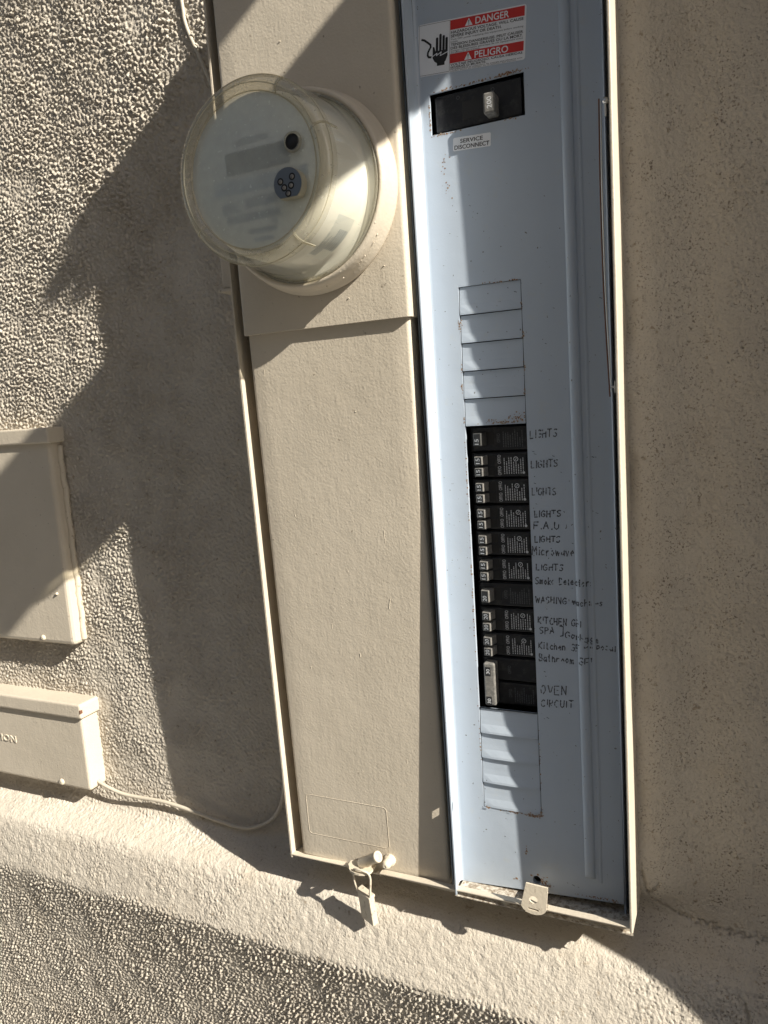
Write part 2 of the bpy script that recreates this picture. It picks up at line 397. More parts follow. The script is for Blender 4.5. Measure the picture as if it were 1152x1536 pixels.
    patch(xl, sall); patch(xr, sall); patch(xm, np.r_[np.arange(-1078, 0, C4), 0.]); patch(xm, np.arange(sv[-1], sv[-1] + 515, C4))
    far = []
    for x0, x1 in ((-6000, xl[0]), (xr[-1], 4000)):
        n = len(PX); a_ = np.empty((2 * n, 3))
        for k, xx in enumerate((x0, x1)):
            a_[k * n:(k + 1) * n, 0] = xx * .001; a_[k * n:(k + 1) * n, 1] = -PX[:, 1] * .001; a_[k * n:(k + 1) * n, 2] = ZO + PX[:, 0] * .001
        ex.append(a_); eq.append(np.array([(base + j, base + j + 1, base + n + j + 1, base + n + j) for j in range(n - 1)])); em.append(np.ones(n - 1, np.int32)); base += 2 * n
    allv = np.vstack(ex); allq = np.vstack(eq); mi = np.concatenate(em)
    me = bpy.data.meshes.new('house_wall'); me.vertices.add(len(allv)); me.vertices.foreach_set('co', allv.astype(np.float32).ravel())
    nq = len(allq); me.loops.add(nq * 4); me.loops.foreach_set('vertex_index', allq.astype(np.int32).ravel())
    me.polygons.add(nq); me.polygons.foreach_set('loop_start', np.arange(0, nq * 4, 4, dtype=np.int32))
    me.polygons.foreach_set('use_smooth', np.ones(nq, bool))
    me.materials.append(MAT['stucco']); me.materials.append(MAT['stucco_far'])
    me.polygons.foreach_set('material_index', mi)
    me.update(calc_edges=True); me.validate(); return me
wall = obj('house_wall', wall_mesh())
tag(wall, 'rough beige stucco house wall with a rounded ledge below the electrical panel', 'wall')
c = MB(); c.box(-4000, 4000, -220, -60, -1500, 1600); c.build('wall_core', 'stucco_far', wall)

# added out of view: pilaster with two timber tails, throwing the right and diagonal shade
ev = thing('added_shade_eave', 'added unseen roof eave that cuts the sky light on the upper wall', 'eave', (0, 0, 3.1))  # eave added overhead to dim the sky light on the upper wall
mb = MB(); mb.box(-4000, 4000, -400, 420, 1602, 1640); mb.build('soffit', 'timber', ev)
mb = MB(); mb.box(-4000, 4000, 421, 445, 1560, 1720); mb.build('fascia', 'sticker_white', ev)
mb = MB(); mb.prism_x([(-400, 1641), (420, 1641), (460, 1722), (-400, 1990)], -4050, 4050); mb.build('roof', 'timber', ev)
pil = MB()  # unseen caster, its edge placed to shade the wall on the right
edge = []
random.seed(4)
for k in range(63):
    z = -1500 + k * 50
    edge.append((z, 166 + 2.2 * math.sin(z * .011) + 1.5 * math.sin(z * .027 + 1)))
r = 14
vs = []; 
sect = lambda p: [(300, 0)] + [(300 + r - r * math.cos(a), p - r + r * math.sin(a)) for a in (0, .4, .8, 1.2, math.pi / 2)] + [(686, p), (700, p - 14), (700, 0)]
for z, p in edge: vs += [(a, b, z) for a, b in sect(p)]
ns_ = len(sect(1)); fs = [[j * ns_ + i, j * ns_ + i + 1, (j + 1) * ns_ + i + 1, (j + 1) * ns_ + i] for j in range(len(edge) - 1) for i in range(ns_ - 1)]
fs.append([(len(edge) - 1) * ns_ + i for i in range(ns_)])
pil.add(vs, fs)
tag(pil.build('added_shade_pilaster', 'stucco_far'), 'added unseen stucco pilaster that throws shade on the wall right of the panel', 'pilaster')
def tail(z0, z1, pend, x0, label, notch):  # casters added out of view, outlines shaped for the diagonal shadows
    mb = MB()
    if notch:
        poly = [(150, z0), (pend - 26, z0), (pend - 8, z0 + 6), (pend - 10, z0 + 22), (pend - 30, z0 + 26), (pend - 28, z0 + 34), (pend + 6, z0 + 42), (pend + 4, z0 + 58), (pend - 34, z0 + 60), (pend - 30, z0 + 68), (pend - 4, z0 + 74), (pend - 12, z1), (150, z1)]
    else:
        poly = [(150, z0), (pend, z0 - .48 * (pend - 150)), (pend, z1), (150, z1)]
    mb.prism_x(poly, x0, x0 + 25)
    return tag(mb.build('added_shade_tail', 'timber'), label, 'beam', 'added timber tails casting shade')
tail(694, 775, 388, 300, 'added unseen lower timber tail, shaped to cast a diagonal shadow on the panel', False)
tail(875, 955, 318, 300, 'added unseen upper timber tail, end notched to cast finger-shaped shadows', True)

# unseen house added across the side yard, behind the viewer, to block sky light
nb = thing('added_shade_house', 'added unseen beige house across the side yard, blocking part of the sky', 'house', (0, -4.2, 0))
mb = MB(); mb.box(-9000, 9000, 3300, 6300, -1500, 3100); nbw = mb.build('wall', 'stucco_far', nb)
mb = MB(); mb.prism_x([(2850, 3102), (2850, 3250), (4800, 4150), (6750, 3250), (6750, 3102)], -9300, 9300); mb.build('roof', 'timber', nb)
for x in (-3400, 1900):
    mb = MB(); mb.box(x, x + 1200, 3270, 3299, -400, 700); wd_ = mb.build('window', 'inside_dark', nb)
    mb = MB(); mb.box(x - 60, x + 1260, 3250, 3298, 701, 760); mb.box(x - 60, x + 1260, 3240, 3298, -460, -401); mb.box(x - 60, x - 1, 3250, 3298, -400, 700); mb.box(x + 1201, x + 1260, 3250, 3298, -400, 700); mb.build('frame', 'sticker_white', wd_)

# ================================================================ the electrical panel
panel = thing('electrical_panel', 'tall cream painted meter panel with its breaker compartment open', 'electrical panel', V(-272, 0, -500))
PDF = lambda x, z: 39 - .013 * z                 # front of the grey dead front
PLC = lambda z: 71.5 + (z - 74) * .0244          # front of the lower cover
# enclosure: four walls with a folded lip
e = MB()
PLIPL = lambda z: 73.5 + min(0, z - 74) * .0216                        # the left lip leans in towards the foot
for za, zb in ((-503, -250), (-250, 74), (74, 425)):
    e.add([(xx, pp, zz) for zz in (za, zb) for xx, pp in ((-463, -20), (-463, PLIPL(zz)), (-461.2, PLIPL(zz)), (-461.2, -20))], [(0, 1, 5, 4), (1, 2, 6, 5), (2, 3, 7, 6)])
e.prism_z([(-92.6, -20), (-92.6, 76), (-91.6, 77), (-90.6, 77), (-89.8, 76), (-89.8, -20)], -492, 425)   # right wall
e.box(-461, -92.6, -20, 77, 422, 425)                                   # top
e.box(-461, -92.6, -20, 57, -503, -500.5)                               # bottom
def lip(x0, x1, drop=0., w_=7.5):                                       # narrow folded strip along the foot
    q = []
    for xx in (x0, x1):
        t = (xx + 463) / 371; p_ = lerp(61.5, 76, t) - drop; z_ = lerp(-498.5, -487.3, t) - drop
        q += [(xx, p_ - w_, z_ - .4), (xx, p_ - .6, z_), (xx, p_, z_ - .8), (xx, p_ - .6, z_ - 2.2), (xx, p_ - w_, z_ - 2.4)]
    e.add(q, [(i, (i + 1) % 5, (i + 1) % 5 + 5, i + 5) for i in range(5)] + [(0, 1, 2, 3, 4), (9, 8, 7, 6, 5)])
lip(-463, -379); lip(-379, -349, 3); lip(-349, -189); lip(-189, -169, 3); lip(-169, -91.2)
e.add([(-463, 54, -503), (-91, 66, -503), (-91, 66, -489.5), (-463, 54, -500)], [(0, 1, 2, 3)])
e.build('enclosure', 'cream_paint', panel)
e = MB(); e.box(-460.5, -93, -19, -17, -500, 421); e.box(-94.2, -92.7, -17, 60, -500, 421); e.box(-266.5, -265.2, -17, 38, -500, 421)
e.build('enclosure_back', 'inside_dark', panel)
e = MB(); e.prism_z([(-269.3, 10), (-269.3, 59.5), (-268.8, 60), (-268.1, 59.5), (-268.1, 10)], -498, 420); e.build('divider', 'grey_edge', panel)
e = MB(); e.prism_x([(20, -499.6), (69, -500.1), (69, -499.2), (20, -496.5)], -263, -94); e.build('tray_floor', 'dusty_tray', panel)
e = MB(); e.box(-488, -463.2, 18, 52, 126, 232, 1.5); e.box(-492, -463.4, 16, 55, 122, 125.6, 1); e.build('side_bracket', 'cream_paint', panel)
e = MB(); e.box(-481, -463.2, 18, 30, 394, 424, 1.5); e.build('side_bracket', 'cream_paint', panel)

# lower cover: a shallow pan hooked under the upper one, its foot pressed further in
def pan(mb, x0, x1, z0, z1, pf, depth, r=4.0):
    n = 24
    sec = [(x0, -depth)] + [(x0 + r - r * math.cos(a), -r + r * math.sin(a)) for a in np.linspace(0, math.pi / 2, 6)] \
        + [(lerp(x0 + r, x1 - r, k / 10), 0) for k in range(1, 10)] + [(x1 - r + r * math.sin(a), -r + r * math.cos(a)) for a in np.linspace(0, math.pi / 2, 6)] + [(x1, -depth)]
    vs = []
    for j in range(n + 1):
        z = lerp(z0, z1, j / n); p = pf(z); vs += [(a, p + b, z) for a, b in sec]
    k = len(sec)
    mb.add(vs, [[j * k + i, j * k + i + 1, (j + 1) * k + i + 1, (j + 1) * k + i] for j in range(n) for i in range(k - 1)], True)
    # bottom and top returns
    for j, z in ((0, z0), (n, z1)):
        p = pf(z); mb.add([(a, p + b, z) for a, b in sec], [list(range(k))])
lc = MB(); pan(lc, -449.5, -273, -497, 88, PLC, 20); lower = lc.build('lower_cover', 'cream_paint', panel)
# pressed outline of a nameplate under the paint
lm = MB(); lm.prism_p(rrect(-436.5, -339.5, -470, -423.5, 3), 56, 58); lmo = lm
pts = []
for q in rrect(-437, -339, -470, -423, 4, 5): pts.append((q[0], PLC(q[1]) + .1, q[1]))
nm = MB(); nm.tube(pts + [pts[0]], .24, 6, False); nm.build('nameplate_outline', 'cream_paint', lower)
dr = MB()                                                               # paint drips and specks
random.seed(21)
for k in range(15):
    x = random.uniform(-440, -285); z = random.uniform(-440, 40); L_ = random.choice([0, 0, 3, 7, 11]) * random.uniform(.6, 1.2); rr = random.uniform(.25, .5)
    tip = random.uniform(-.18, .18) * L_
    dr.tube([(x + tip * t, PLC(z - L_ * t) + .05 - rr * .35, z - L_ * t) for t in (0, .33, .66, 1)] if L_ else [(x, PLC(z) - .3, z), (x, PLC(z) + rr * .8, z + .2)], rr if L_ else rr * 1.25, 6)
tag(dr.build('paint_drips', 'cream_paint', lower), kind='stuff')
# upper cover with the meter socket
uc = MB(); pan(uc, -451.5, -269.5, 73.5, 421, lambda z: 76.3, 24); upper = uc.build('upper_cover', 'cream_paint', panel)
dr = MB()
for x, z in ((-381, 330), (-420, 262), (-300, 160), (-292, 120), (-330, 96)):
    dr.tube([(x, 75.8, z), (x, 77.0, z + .3)], .6, 6)
tag(dr.build('paint_drips', 'cream_paint', upper), kind='stuff')
MX, MZ = -362.6, 192.5
rg = MB()
rg.lathe(MX, MZ, [(82, 76.4), (89.6, 76.5), (90.2, 79), (89.8, 82), (88.0, 84.5), (87.2, 90), (86.4, 97), (84.6, 100), (82.2, 100.6), (80.8, 98), (80.6, 84)], 96)
ring = rg.build('meter_ring', 'cream_paint', panel)
rw = MB()
for k in range(34):                                                     # flaking paint crumbs on the ring
    a = random.uniform(-1.5, -.45); rr = random.uniform(83, 88.5); p = 99.5 if rr < 85 else 92
    x, z = MX + rr * math.cos(a), MZ + rr * math.sin(a); s = random.uniform(.3, .8)
    rw.box(x - s, x + s, p - .6, p + .8 * s, z - s, z + s, .3, 1)
tag(rw.build('paint_flakes', 'cream_paint', ring), kind='stuff')

# grey dead front: a pan with windows
XL, XR = -262.0, -101.5
df = MB()
def quad(x0, x1, z0, z1, nz=1):
    if x1 - x0 < .01 or z1 - z0 < .01: return
    for k in range(nz):
        a, b = lerp(z0, z1, k / nz), lerp(z0, z1, (k + 1) / nz)
        df.add([(x0, PDF(x0, a), a), (x1, PDF(x1, a), a), (x1, PDF(x1, b), b), (x0, PDF(x0, b), b)], [(0, 1, 2, 3)])
KX0, KX1 = -236.2, -177.4
KT, BT, BB, KB = 98.2, -29.8, -307.2, -411.4
ZT, ZB = 420, -486
quad(XL, XR - 0, 269.5, ZT, 3)
quad(XL, -254.5, 234.2, 269.5); quad(-168, XR, 234.2, 269.5)
quad(XL, XR, KT, 234.2, 2)
quad(XL, KX0, KB, KT, 8); quad(KX1, XR, KB, KT, 8)
quad(XL, XR, -476, KB, 2)
# foot with the crooked lower edge and the round hole
hx, hz, hr = -184.8, -481.0, 4.3
bot = lambda x: lerp(-498, -487.5, (x - XL) / (XR - XL))
def foot(x0, x1):
    df.add([(x0, PDF(x0, -476), -476), (x1, PDF(x1, -476), -476), (x1, PDF(x1, bot(x1)), bot(x1)), (x0, PDF(x0, bot(x0)), bot(x0))], [(0, 1, 2, 3)])
foot(XL, -190); foot(-179.6, XR)
hole = [(hx + hr * math.cos(a), hz + 1.15 * hr * math.sin(a)) for a in [math.pi * 2 * k / 16 for k in range(16)]]
outer = [(-179.6, hz)] + [(-179.6, -476), (hx, -476), (-190, -476)] + [(-190, hz)] + [(-190, bot(-190)), (hx, bot(hx)), (-179.6, bot(-179.6))]
ov = [(a, PDF(a, b), b) for a, b in outer]; hv = [(a, PDF(a, b), b) for a, b in hole]; hb = [(a, PDF(a, b) - 6, b) for a, b in hole]
fs = []
for k in range(8):
    fs.append((k, (k + 1) % 8, 8 + (2 * k + 2) % 16, 8 + 2 * k + 1, 8 + 2 * k))
df.add(ov + hv + hb, fs + [(8 + k, 8 + (k + 1) % 16, 24 + (k + 1) % 16, 24 + k) for k in range(16)])
# cut edges of the windows (sheet 2.2 mm thick)
def rim(x0, x1, z0, z1, d=2.4):
    c4 = [(x0, z0), (x1, z0), (x1, z1), (x0, z1)]
    df.add([(a, PDF(a, b), b) for a, b in c4] + [(a, PDF(a, b) - d, b) for a, b in c4], [(i, (i + 1) % 4, (i + 1) % 4 + 4, i + 4) for i in range(4)])
rim(-254.5, -168, 234.2, 269.5); rim(KX0, KX1, BB, BT, 3.2); rim(KX0, KX1, BT, KT); rim(KX0, KX1, KB, BB)
df.add([(XL, PDF(0, bot(XL)), bot(XL)), (XR, PDF(0, bot(XR)), bot(XR)), (XR, PDF(0, bot(XR)) - 2, bot(XR)), (XL, PDF(0, bot(XL)) - 2, bot(XL))], [(0, 1, 2, 3)])
# left flange, curving up out of the face; a half-round slot is punched in it
fz = [bot(XL) + .5, -480, -450, -412, -409, -400, -397, -350, -250, -150, -50, 50, 150, 250, 350, 420]
def flange_sec(z):
    p0 = PDF(0, z); pt = 71.0
    return [(-261.5, p0), (-263.4, p0 + .4), (-264.8, p0 + 1.7), (-265.5, p0 + 4.0), (-265.4, p0 + 9), (-261.8, 64.2), (-261.4, 66.9), (-260.9, pt), (-262.1, pt), (-267, p0 - 2)]
k = len(flange_sec(0)); vs = []
for z in fz: vs += [(a, b, z) for a, b in flange_sec(z)]
fs = []
for j in range(len(fz) - 1):
    for i in range(k - 1):
        if fz[j] in (-409,) and i in (5,): continue
        fs.append([j * k + i, j * k + i + 1, (j + 1) * k + i + 1, (j + 1) * k + i])
fl_keep = []
for f in fs:
    fl_keep.append(f)
# punch the same slot through the outer skin of the flange: replace it by two strips
j = fz.index(-409)
fl_keep = [f for f in fl_keep if not (f[0] == j * k + 8)]
vs += [(-262.1, 71.0, -409), (-262.6, 66.9, -409), (-262.9, 64.2, -409), (-267, PDF(0, -409) - 2, -409),
       (-262.1, 71.0, -400), (-262.6, 66.9, -400), (-262.9, 64.2, -400), (-267, PDF(0, -400) - 2, -400)]
o = len(vs) - 8
fl_keep += [[o, o + 1, o + 5, o + 4], [o + 2, o + 3, o + 7, o + 6]]
fl = MB(); fl.add(vs, fl_keep)
# right edge turned out a little
df.prism_z([(-101.6, 36), (-101.6, PDF(0, 0) + 4.5), (-100.4, PDF(0, 0) + 5.5), (-99.6, PDF(0, 0) + 4.5), (-99.6, 30)], -500, ZT)
dead = df.build('dead_front', 'grey_enamel', panel)
flo = fl.build('flange', 'grey_enamel', dead)
# pressed bead
bd = MB(); vs = []
zs = [-467, -465.5, -463] + [lerp(-455, 418, t / 12) for t in range(13)] + [420]
for z in zs:
    hgt = 3.0 * (0.05 if z < -466 else .75 if z < -465 else 1)
    for a in np.linspace(0, math.pi, 9): vs.append((-132.4 - 5.0 * math.cos(a), PDF(0, z) + .05 + hgt * math.sin(a), z))
bd.add(vs, [[j * 9 + i, j * 9 + i + 1, (j + 1) * 9 + i + 1, (j + 1) * 9 + i] for j in range(len(zs) - 1) for i in range(8)], True)
bd.add([(-124, PDF(0, -470) + .3, -470), (-122.6, PDF(0, -470) + 1.0, -470), (-121, PDF(0, -470) + .2, -470), (-124, PDF(0, 420) + .3, 420), (-122.6, PDF(0, 420) + 1.0, 420), (-121, PDF(0, 420) + .2, 420)], [(0, 1, 4, 3), (1, 2, 5, 4)], True)
bd.build('pressed_bead', 'grey_enamel', dead)
# knockouts: each a sheet piece whose foot bulges out
def knockout(z0, z1, bend):
    mb = MB(); g_ = .7; x0, x1 = KX0 + g_, KX1 - g_; hh = z1 - z0
    prof = [(-1.3, z1 - .5), (-.9, z1 - .45 * hh), (-.5, z0 + .36 * hh), (1.3 * bend, z0 + .1 * hh), (1.5 * bend, z0 + .5), (-1.6, z0 + .3)]
    pr = [(PDF(0, z) + d, z) for d, z in prof]; n = len(pr)
    nxs = 7; vs = []
    for i in range(nxs):
        x = lerp(x0, x1, i / (nxs - 1)); edge_ = min(i, nxs - 1 - i); kf = (.25, .8, 1, 1)[min(edge_, 3)]
        for (p, z), (d, _) in zip(pr, prof):
            vs.append((x, PDF(0, z) + (d * kf if d > 0 else d), z))
    mb.add(vs, [[i * n + j, i * n + j + 1, (i + 1) * n + j + 1, (i + 1) * n + j] for i in range(nxs - 1) for j in range(n - 1)], False)
    return mb.build('knockout', 'grey_enamel', dead)
for k in range(5): knockout(lerp(KT, BT, (k + 1) / 5), lerp(KT, BT, k / 5), (.75, .6, .7, .55, .4)[k])
for k in range(4): knockout(lerp(BB, KB, (k + 1) / 4), lerp(BB, KB, k / 4), (.85, .8, .9, .6)[k])

# rust creeping from the cut edges: x, z, spread along x, spread along z, number of flecks
RS = [(-182, -481, 5, 4, 70), (-175, -484, 4, 2.5, 34), (-185, -412.5, 6, 1.6, 70), (-204, -412, 8, 1.0, 34), (-230, -411, 3, 1.2, 16), (-177.6, -408, .8, 3, 16), (-188, -305.8, 6, 1.0, 30), (-226, -305.8, 5, .7, 10),
      (-236.6, 63, .7, 4, 16), (-235, 66, 1.5, 2, 10), (-236.6, 24, .6, 3, 8), (-236.6, 8, .8, 3, 10), (-236.6, -24, .7, 3, 9), (-200, -27.4, 10, .9, 40), (-186, -24, 5, 3, 44), (-210, -25, 5, 1.5, 12), (-177.2, 76, .5, 3, 9), (-177.2, 49, .5, 3.5, 12),
      (-177.2, 22, .5, 3, 9), (-177.6, 0, .6, 3.5, 12), (-202, 98.3, 6, .6, 14), (-184, 98.3, 4, .6, 10), (-205, 270.4, 26, .7, 90), (-182, 271, 9, 1.2, 40), (-244, 268.6, 5, 1.3, 22), (-255, 250, .5, 9, 24), (-240, 233.4, 9, .7, 34),
      (-182, 233.4, 6, .6, 10), (-244, 208, 3, 6, 16), (-241, 185, 2, 5, 7), (-130, -486.5, 12, .8, 26), (-112, -486, 7, 1.6, 26), (-206, -483, 2.5, 1, 10), (-237, -90, .4, 40, 22), (-237, -200, .4, 70, 30), (-236.8, -350, .4, 30, 12), (-177, -360, .4, 26, 12), (-194, -452, .8, 5, 10)]
rr_ = random.Random(77); fl1 = MB(); fl2 = MB()
def in_hole(x, z): return (-254.3 < x < -168.2 and 234.4 < z < 269.3) or (KX0 < x < KX1 and BB < z < BT) or z < bot(x) + .3 or math.hypot(x - hx, z - hz) < hr + .4 or x < -261 or x > -102
for x, z, sx_, sz_, n in RS:
    for k in range(n):
        a, b = x + rr_.gauss(0, sx_ * .7), z + rr_.gauss(0, sz_ * .7); r_ = rr_.uniform(.22, .62) * (1.5 if rr_.random() < .2 else 1)
        if in_hole(a, b): continue
        lift = (.32 if KX0 < a < KX1 and KB < b < KT else .06) + rr_.uniform(0, .05)
        if KX0 < a < KX1 and KB < b < KT:
            zz = ((KT - b) % ((KT - BT) / 5)) / ((KT - BT) / 5) if b > BT else ((BB - b) % ((BB - KB) / 4)) / ((BB - KB) / 4)
            lift += 1.2 * max(0, (zz - .64) / .36)
        for mbx, kk, dl in ((fl1, 1, .03), (fl2, 1.7, 0)):
            if mbx is fl2 and rr_.random() < .5: continue
            pts = [(a + r_ * kk * rr_.uniform(.6, 1.3) * math.cos(t), b + r_ * kk * rr_.uniform(.5, 1.2) * math.sin(t)) for t in np.linspace(0, 2 * math.pi, 7)[:-1]]
            mbx.add([(u, PDF(u, v_) + lift + dl, v_) for u, v_ in pts], [tuple(range(6))])
tag(fl1.build('rust_flecks', 'rust', dead), kind='stuff'); tag(fl2.build('dust_flecks', 'rust_dust', dead), kind='stuff')
# main disconnect
md = MB(); md.box(-253.5, -169, 8, 27, 235, 269, 1)
md.box(-250.5, -171, 27.2, 33, 236.2, 267.2, 1.6)
dis = md.build('main_breaker', 'black_plastic', panel)
hd = MB(); hd.box(-201.6, -191.6, 30, 47.5, 238.4, 255.6, 1.6, 2); hd.build('handle', 'toggle_grey', dis)
hd = MB(); hd.box(-225, -202.2, 31, 33.3, 242, 257.4, .4); hd.build('handle_slot', 'inside_dark', dis)
hd = MB(); put_text(hd, '200', -194.0, 242.2, 4.2, 9.5, lambda x, z: 47.62, 90, .01)
hd.build('lettering', 'print_white', dis)
for cx_ in (-228.5, -196.5):
    hd = MB(); hd.lathe(cx_, 262, [(1.2, 33.1), (1.6, 33.1)], 14); hd.build('marking', 'print_dim', dis)

# circuit breakers
PITCH = (BT - BB) / 11
def breaker(slot, kind, amps):
    z1 = BT - slot * PITCH - .4; z0 = z1 - PITCH * (2 if kind == 'double' else 1) + .8; zc = (z0 + z1) / 2
    b = MB(); pf = 30.5
    units = [(z0, z1)] if kind != 'double' else [(zc + .3, z1), (z0, zc - .3)]
    for a, c_ in units:
        b.box(KX0 + .4, KX1 + 3, 8, pf - 3.5, a, c_, .6, 1)
        b.box(KX0 + 3.2, KX1 + 2.5, pf - 3.6, pf, a + .9, c_ - .9, 1.1, 2)
        if kind == 'tandem': b.box(-211.5, -181, pf - .2, pf + .8, a + 2.6, c_ - 3, .3, 1)
    bo = b.build('circuit_breaker', 'black_plastic', panel)
    tz = [zc + 5.2, zc - 5.6] if kind == 'tandem' else [zc] if kind == 'single' else []
    for t in tz:
        hh = 4.3 if kind == 'tandem' else 6.2
        mb = MB(); x0, x1 = -230.0, -221.0
        # wedge-shaped handle leaning over
        vs = [(x0, pf - .3, t - hh), (x1 + 2.5, pf - .3, t - hh), (x1, pf + 11, t - hh + .4), (x0 + 1.2, pf + 9.5, t - hh + .4)]
        vs += [(a, p_, 2 * t - z) for a, p_, z in vs]
        bm = bmesh.new(); bv = [bm.verts.new(q) for q in vs]
        for f in ((0, 1, 2, 3), (7, 6, 5, 4), (0, 4, 5, 1), (1, 5, 6, 2), (2, 6, 7, 3), (3, 7, 4, 0)): bm.faces.new([bv[i] for i in f])
        bmesh.ops.recalc_face_normals(bm, faces=bm.faces[:]); bmesh.ops.bevel(bm, geom=bm.edges[:], offset=.5, segments=2, profile=.5, affect='EDGES')
        mb.bm(bm)
        mb.build('toggle', 'toggle_old' if slot == 0 else 'toggle_grey', bo)
        fpl = lambda x, z: pf + 9.5 + (x - x0 - 1.2) / (x1 - x0 - 1.2) * 1.5 + .12
        d = MB(); fx0, fx1 = x0 + 1.9, x1 - .8
        d.add([(fx0, fpl(fx0, 0), t - hh + 1), (fx1, fpl(fx1, 0), t - hh + 1), (fx1, fpl(fx1, 0), t + hh - 1), (fx0, fpl(fx0, 0), t + hh - 1)], [(0, 1, 2, 3)])
        d.build('toggle_face', 'toggle_dark', bo)
        d = MB(); put_text(d, amps, x1 - 2.2, t - hh + 1.6, 4.0, 5.2, lambda x, z: fpl(x, z) + .1, 90, .012)
        d.build('lettering', 'print_white', bo)
        d = MB(); d.box(x1 + 3.2, x1 + 9.5, pf - .5, pf + .35, t - hh + .2, t + hh - .2, .2, 1); d.build('toggle_slot', 'inside_dark', bo)
    if kind == 'double':
        mb = MB(); mb.box(-229.5, -218.5, pf - .3, pf + 12.5, zc - 21.5, zc + 21.5, 1.4, 2); tg = mb.build('toggle', 'toggle_grey', bo)
        for s in (13.2, -17):
            d = MB(); d.box(-228, -222.5, pf + 12.3, pf + 12.65, zc + s - 4.5, zc + s + 4.5); d.build('toggle_face', 'toggle_dark', bo)
            d = MB(); put_text(d, amps, -223.4, zc + s - 2.4, 3.4, 5, lambda x, z: pf + 12.8, 90, .012); d.build('lettering', 'print_white', bo)
    # printed marks: sideways OFF/O and rows too fine to read
    pr = MB(); ptop = pf + (.9 if kind == 'tandem' else .1); rnd = random.Random(slot)
    rows = tz if tz else [zc + 12, zc - 12]
    for t in rows: put_text(pr, 'OFF/O', -205.4, t - 4.0, 3.2, 8.4, lambda x, z: ptop, 90, .01)
    if kind == 'tandem' or slot in (0, 6, 9):
        sp = (z0 + 3.6, z1 - 4) if kind != 'double' else (z0 + 4, zc - 4)
        for k in range(9):
            x = -202.6 + k * 2.25; z = sp[0] + (0 if k else 0); zend = lerp(sp[0], sp[1], rnd.choice([.55, .7, .82, .95]) if k not in (0, 8) else .9)
            while z < zend:
                L_ = rnd.uniform(.8, 2.2)
                if not (kind == 'tandem' and 3 < k < 7 and z > sp[1] - 6.5):
                    pr.add([(x, ptop, z), (x + .75, ptop, z), (x + .75, ptop, min(z + L_, zend)), (x, ptop, min(z + L_, zend))], [(0, 1, 2, 3)])
                z += L_ + rnd.uniform(.35, .7)
        if kind == 'tandem':
            pr.lathe(-191, sp[1] - 3.0, [(1.7, ptop), (2.3, ptop)], 18); pr.add([(-192, ptop, sp[1] - 4), (-191.4, ptop, sp[1] - 4), (-190, ptop, sp[1] - 2), (-190.6, ptop, sp[1] - 2)], [(0, 1, 2, 3)])
            pr.lathe(-184, sp[0] + .9, [(0.01, ptop + .02), (1.3, ptop + .02)], 12)
    tag(pr.build('printed_marks', 'print_white' if kind == 'tandem' else 'print_dim', bo), kind='stuff')
breaker(0, 'single', '15')
for s in range(1, 6): breaker(s, 'tandem', '15')
breaker(6, 'single', '20'); breaker(7, 'tandem', '20'); breaker(8, 'tandem', '20'); breaker(9, 'double', '30')

# danger sticker, stuck on a little crooked
LA = math.radians(-4.4); LX, LZ = -261.3, 329.3; LW, LH = 98.5, 43.5
def lab(u, v_):                                       # u right, v down from the top left corner, mm
    return LX + u * math.cos(LA) + v_ * math.sin(LA), LZ + u * math.sin(LA) - v_ * math.cos(LA)
def lpoly(mb, pts, lift):
    q = [lab(*a) for a in pts]; mb.add([(a, PDF(a, b) + lift, b) for a, b in q], [tuple(range(len(q)))])
def lrect(mb, u0, u1, v0, v1, lift): lpoly(mb, [(u0, v0), (u1, v0), (u1, v1), (u0, v1)], lift)
s = MB(); lpoly(s, [(a, b) for a, b in rrect(0, LW, 0, LH, 2.2)], .14)
stk = s.build('danger_sticker', 'sticker_white', panel)
s = MB(); lrect(s, 30.5, 97.0, 1.2, 9.0, .2); lrect(s, 30.5, 97.0, 28.6, 36.2, .2); s.build('red_band', 'sticker_red', stk)
for vv, t in ((1.2, 'DANGER'), (28.6, 'PELIGRO')):
    s = MB(); x, z = lab(53.5, vv + 6.6); put_text(s, t, x, z, 5.4, 30, lambda a, b: PDF(a, b) + .27, -4.4, .012)
    s.build('white_lettering', 'sticker_white', stk)
    s = MB(); lpoly(s, [(44, vv + 7.0), (47.5, vv + .9), (51, vv + 7.0)], .27); s.build('warning_triangle', 'sticker_white', stk)
s = MB()
for vv in (1.2, 28.6):
    lpoly(s, [(47.1, vv + 2.6), (47.9, vv + 2.6), (47.7, vv + 5.1), (47.3, vv + 5.1)], .33); lrect(s, 47.15, 47.85, vv + 5.5, vv + 6.2, .33)
for vv, hgt, wd, t, bo_ in ((12.2, 2.25, 65, 'HAZARDOUS VOLTAGE. WILL CAUSE', .016), (15.3, 2.25, 46, 'SEVERE INJURY OR DEATH.', .016),
                       (17.6, 1.35, 65, 'Turn OFF power supplying this equipment before working', 0), (19.5, 1.35, 7, 'inside.', 0),
                       (22.2, 2.05, 65, 'TENSION DANGEREUSE. PEUT CAUSER', .016), (25.0, 2.05, 65, 'DES BLESSURES GRAVES OU LA MORT.', .016),
                       (26.8, 1.25, 65, "Couper l'alimentation \u00e9lectrique de cet \u00e9quipement avant", 0), (28.3, 1.2, 27, "d'y effectuer des travaux.", 0),
                       (38.5, 1.75, 65, 'VOLTAJE PELIGROSO. CAUSA HERIDAS', .014), (40.6, 1.6, 33, 'SEVERAS O MUERTE.', .014),
                       (42.0, 1.0, 65, 'INTERRUMPA el suministro de energ\u00eda que alimenta este', 0), (43.1, .85, 60, 'equipo antes de trabajar en el interior del mismo.', 0)):
    x, z = lab(31.2, vv); put_text(s, t, x, z, hgt, wd, lambda a, b: PDF(a, b) + .27, -4.4, bo_)
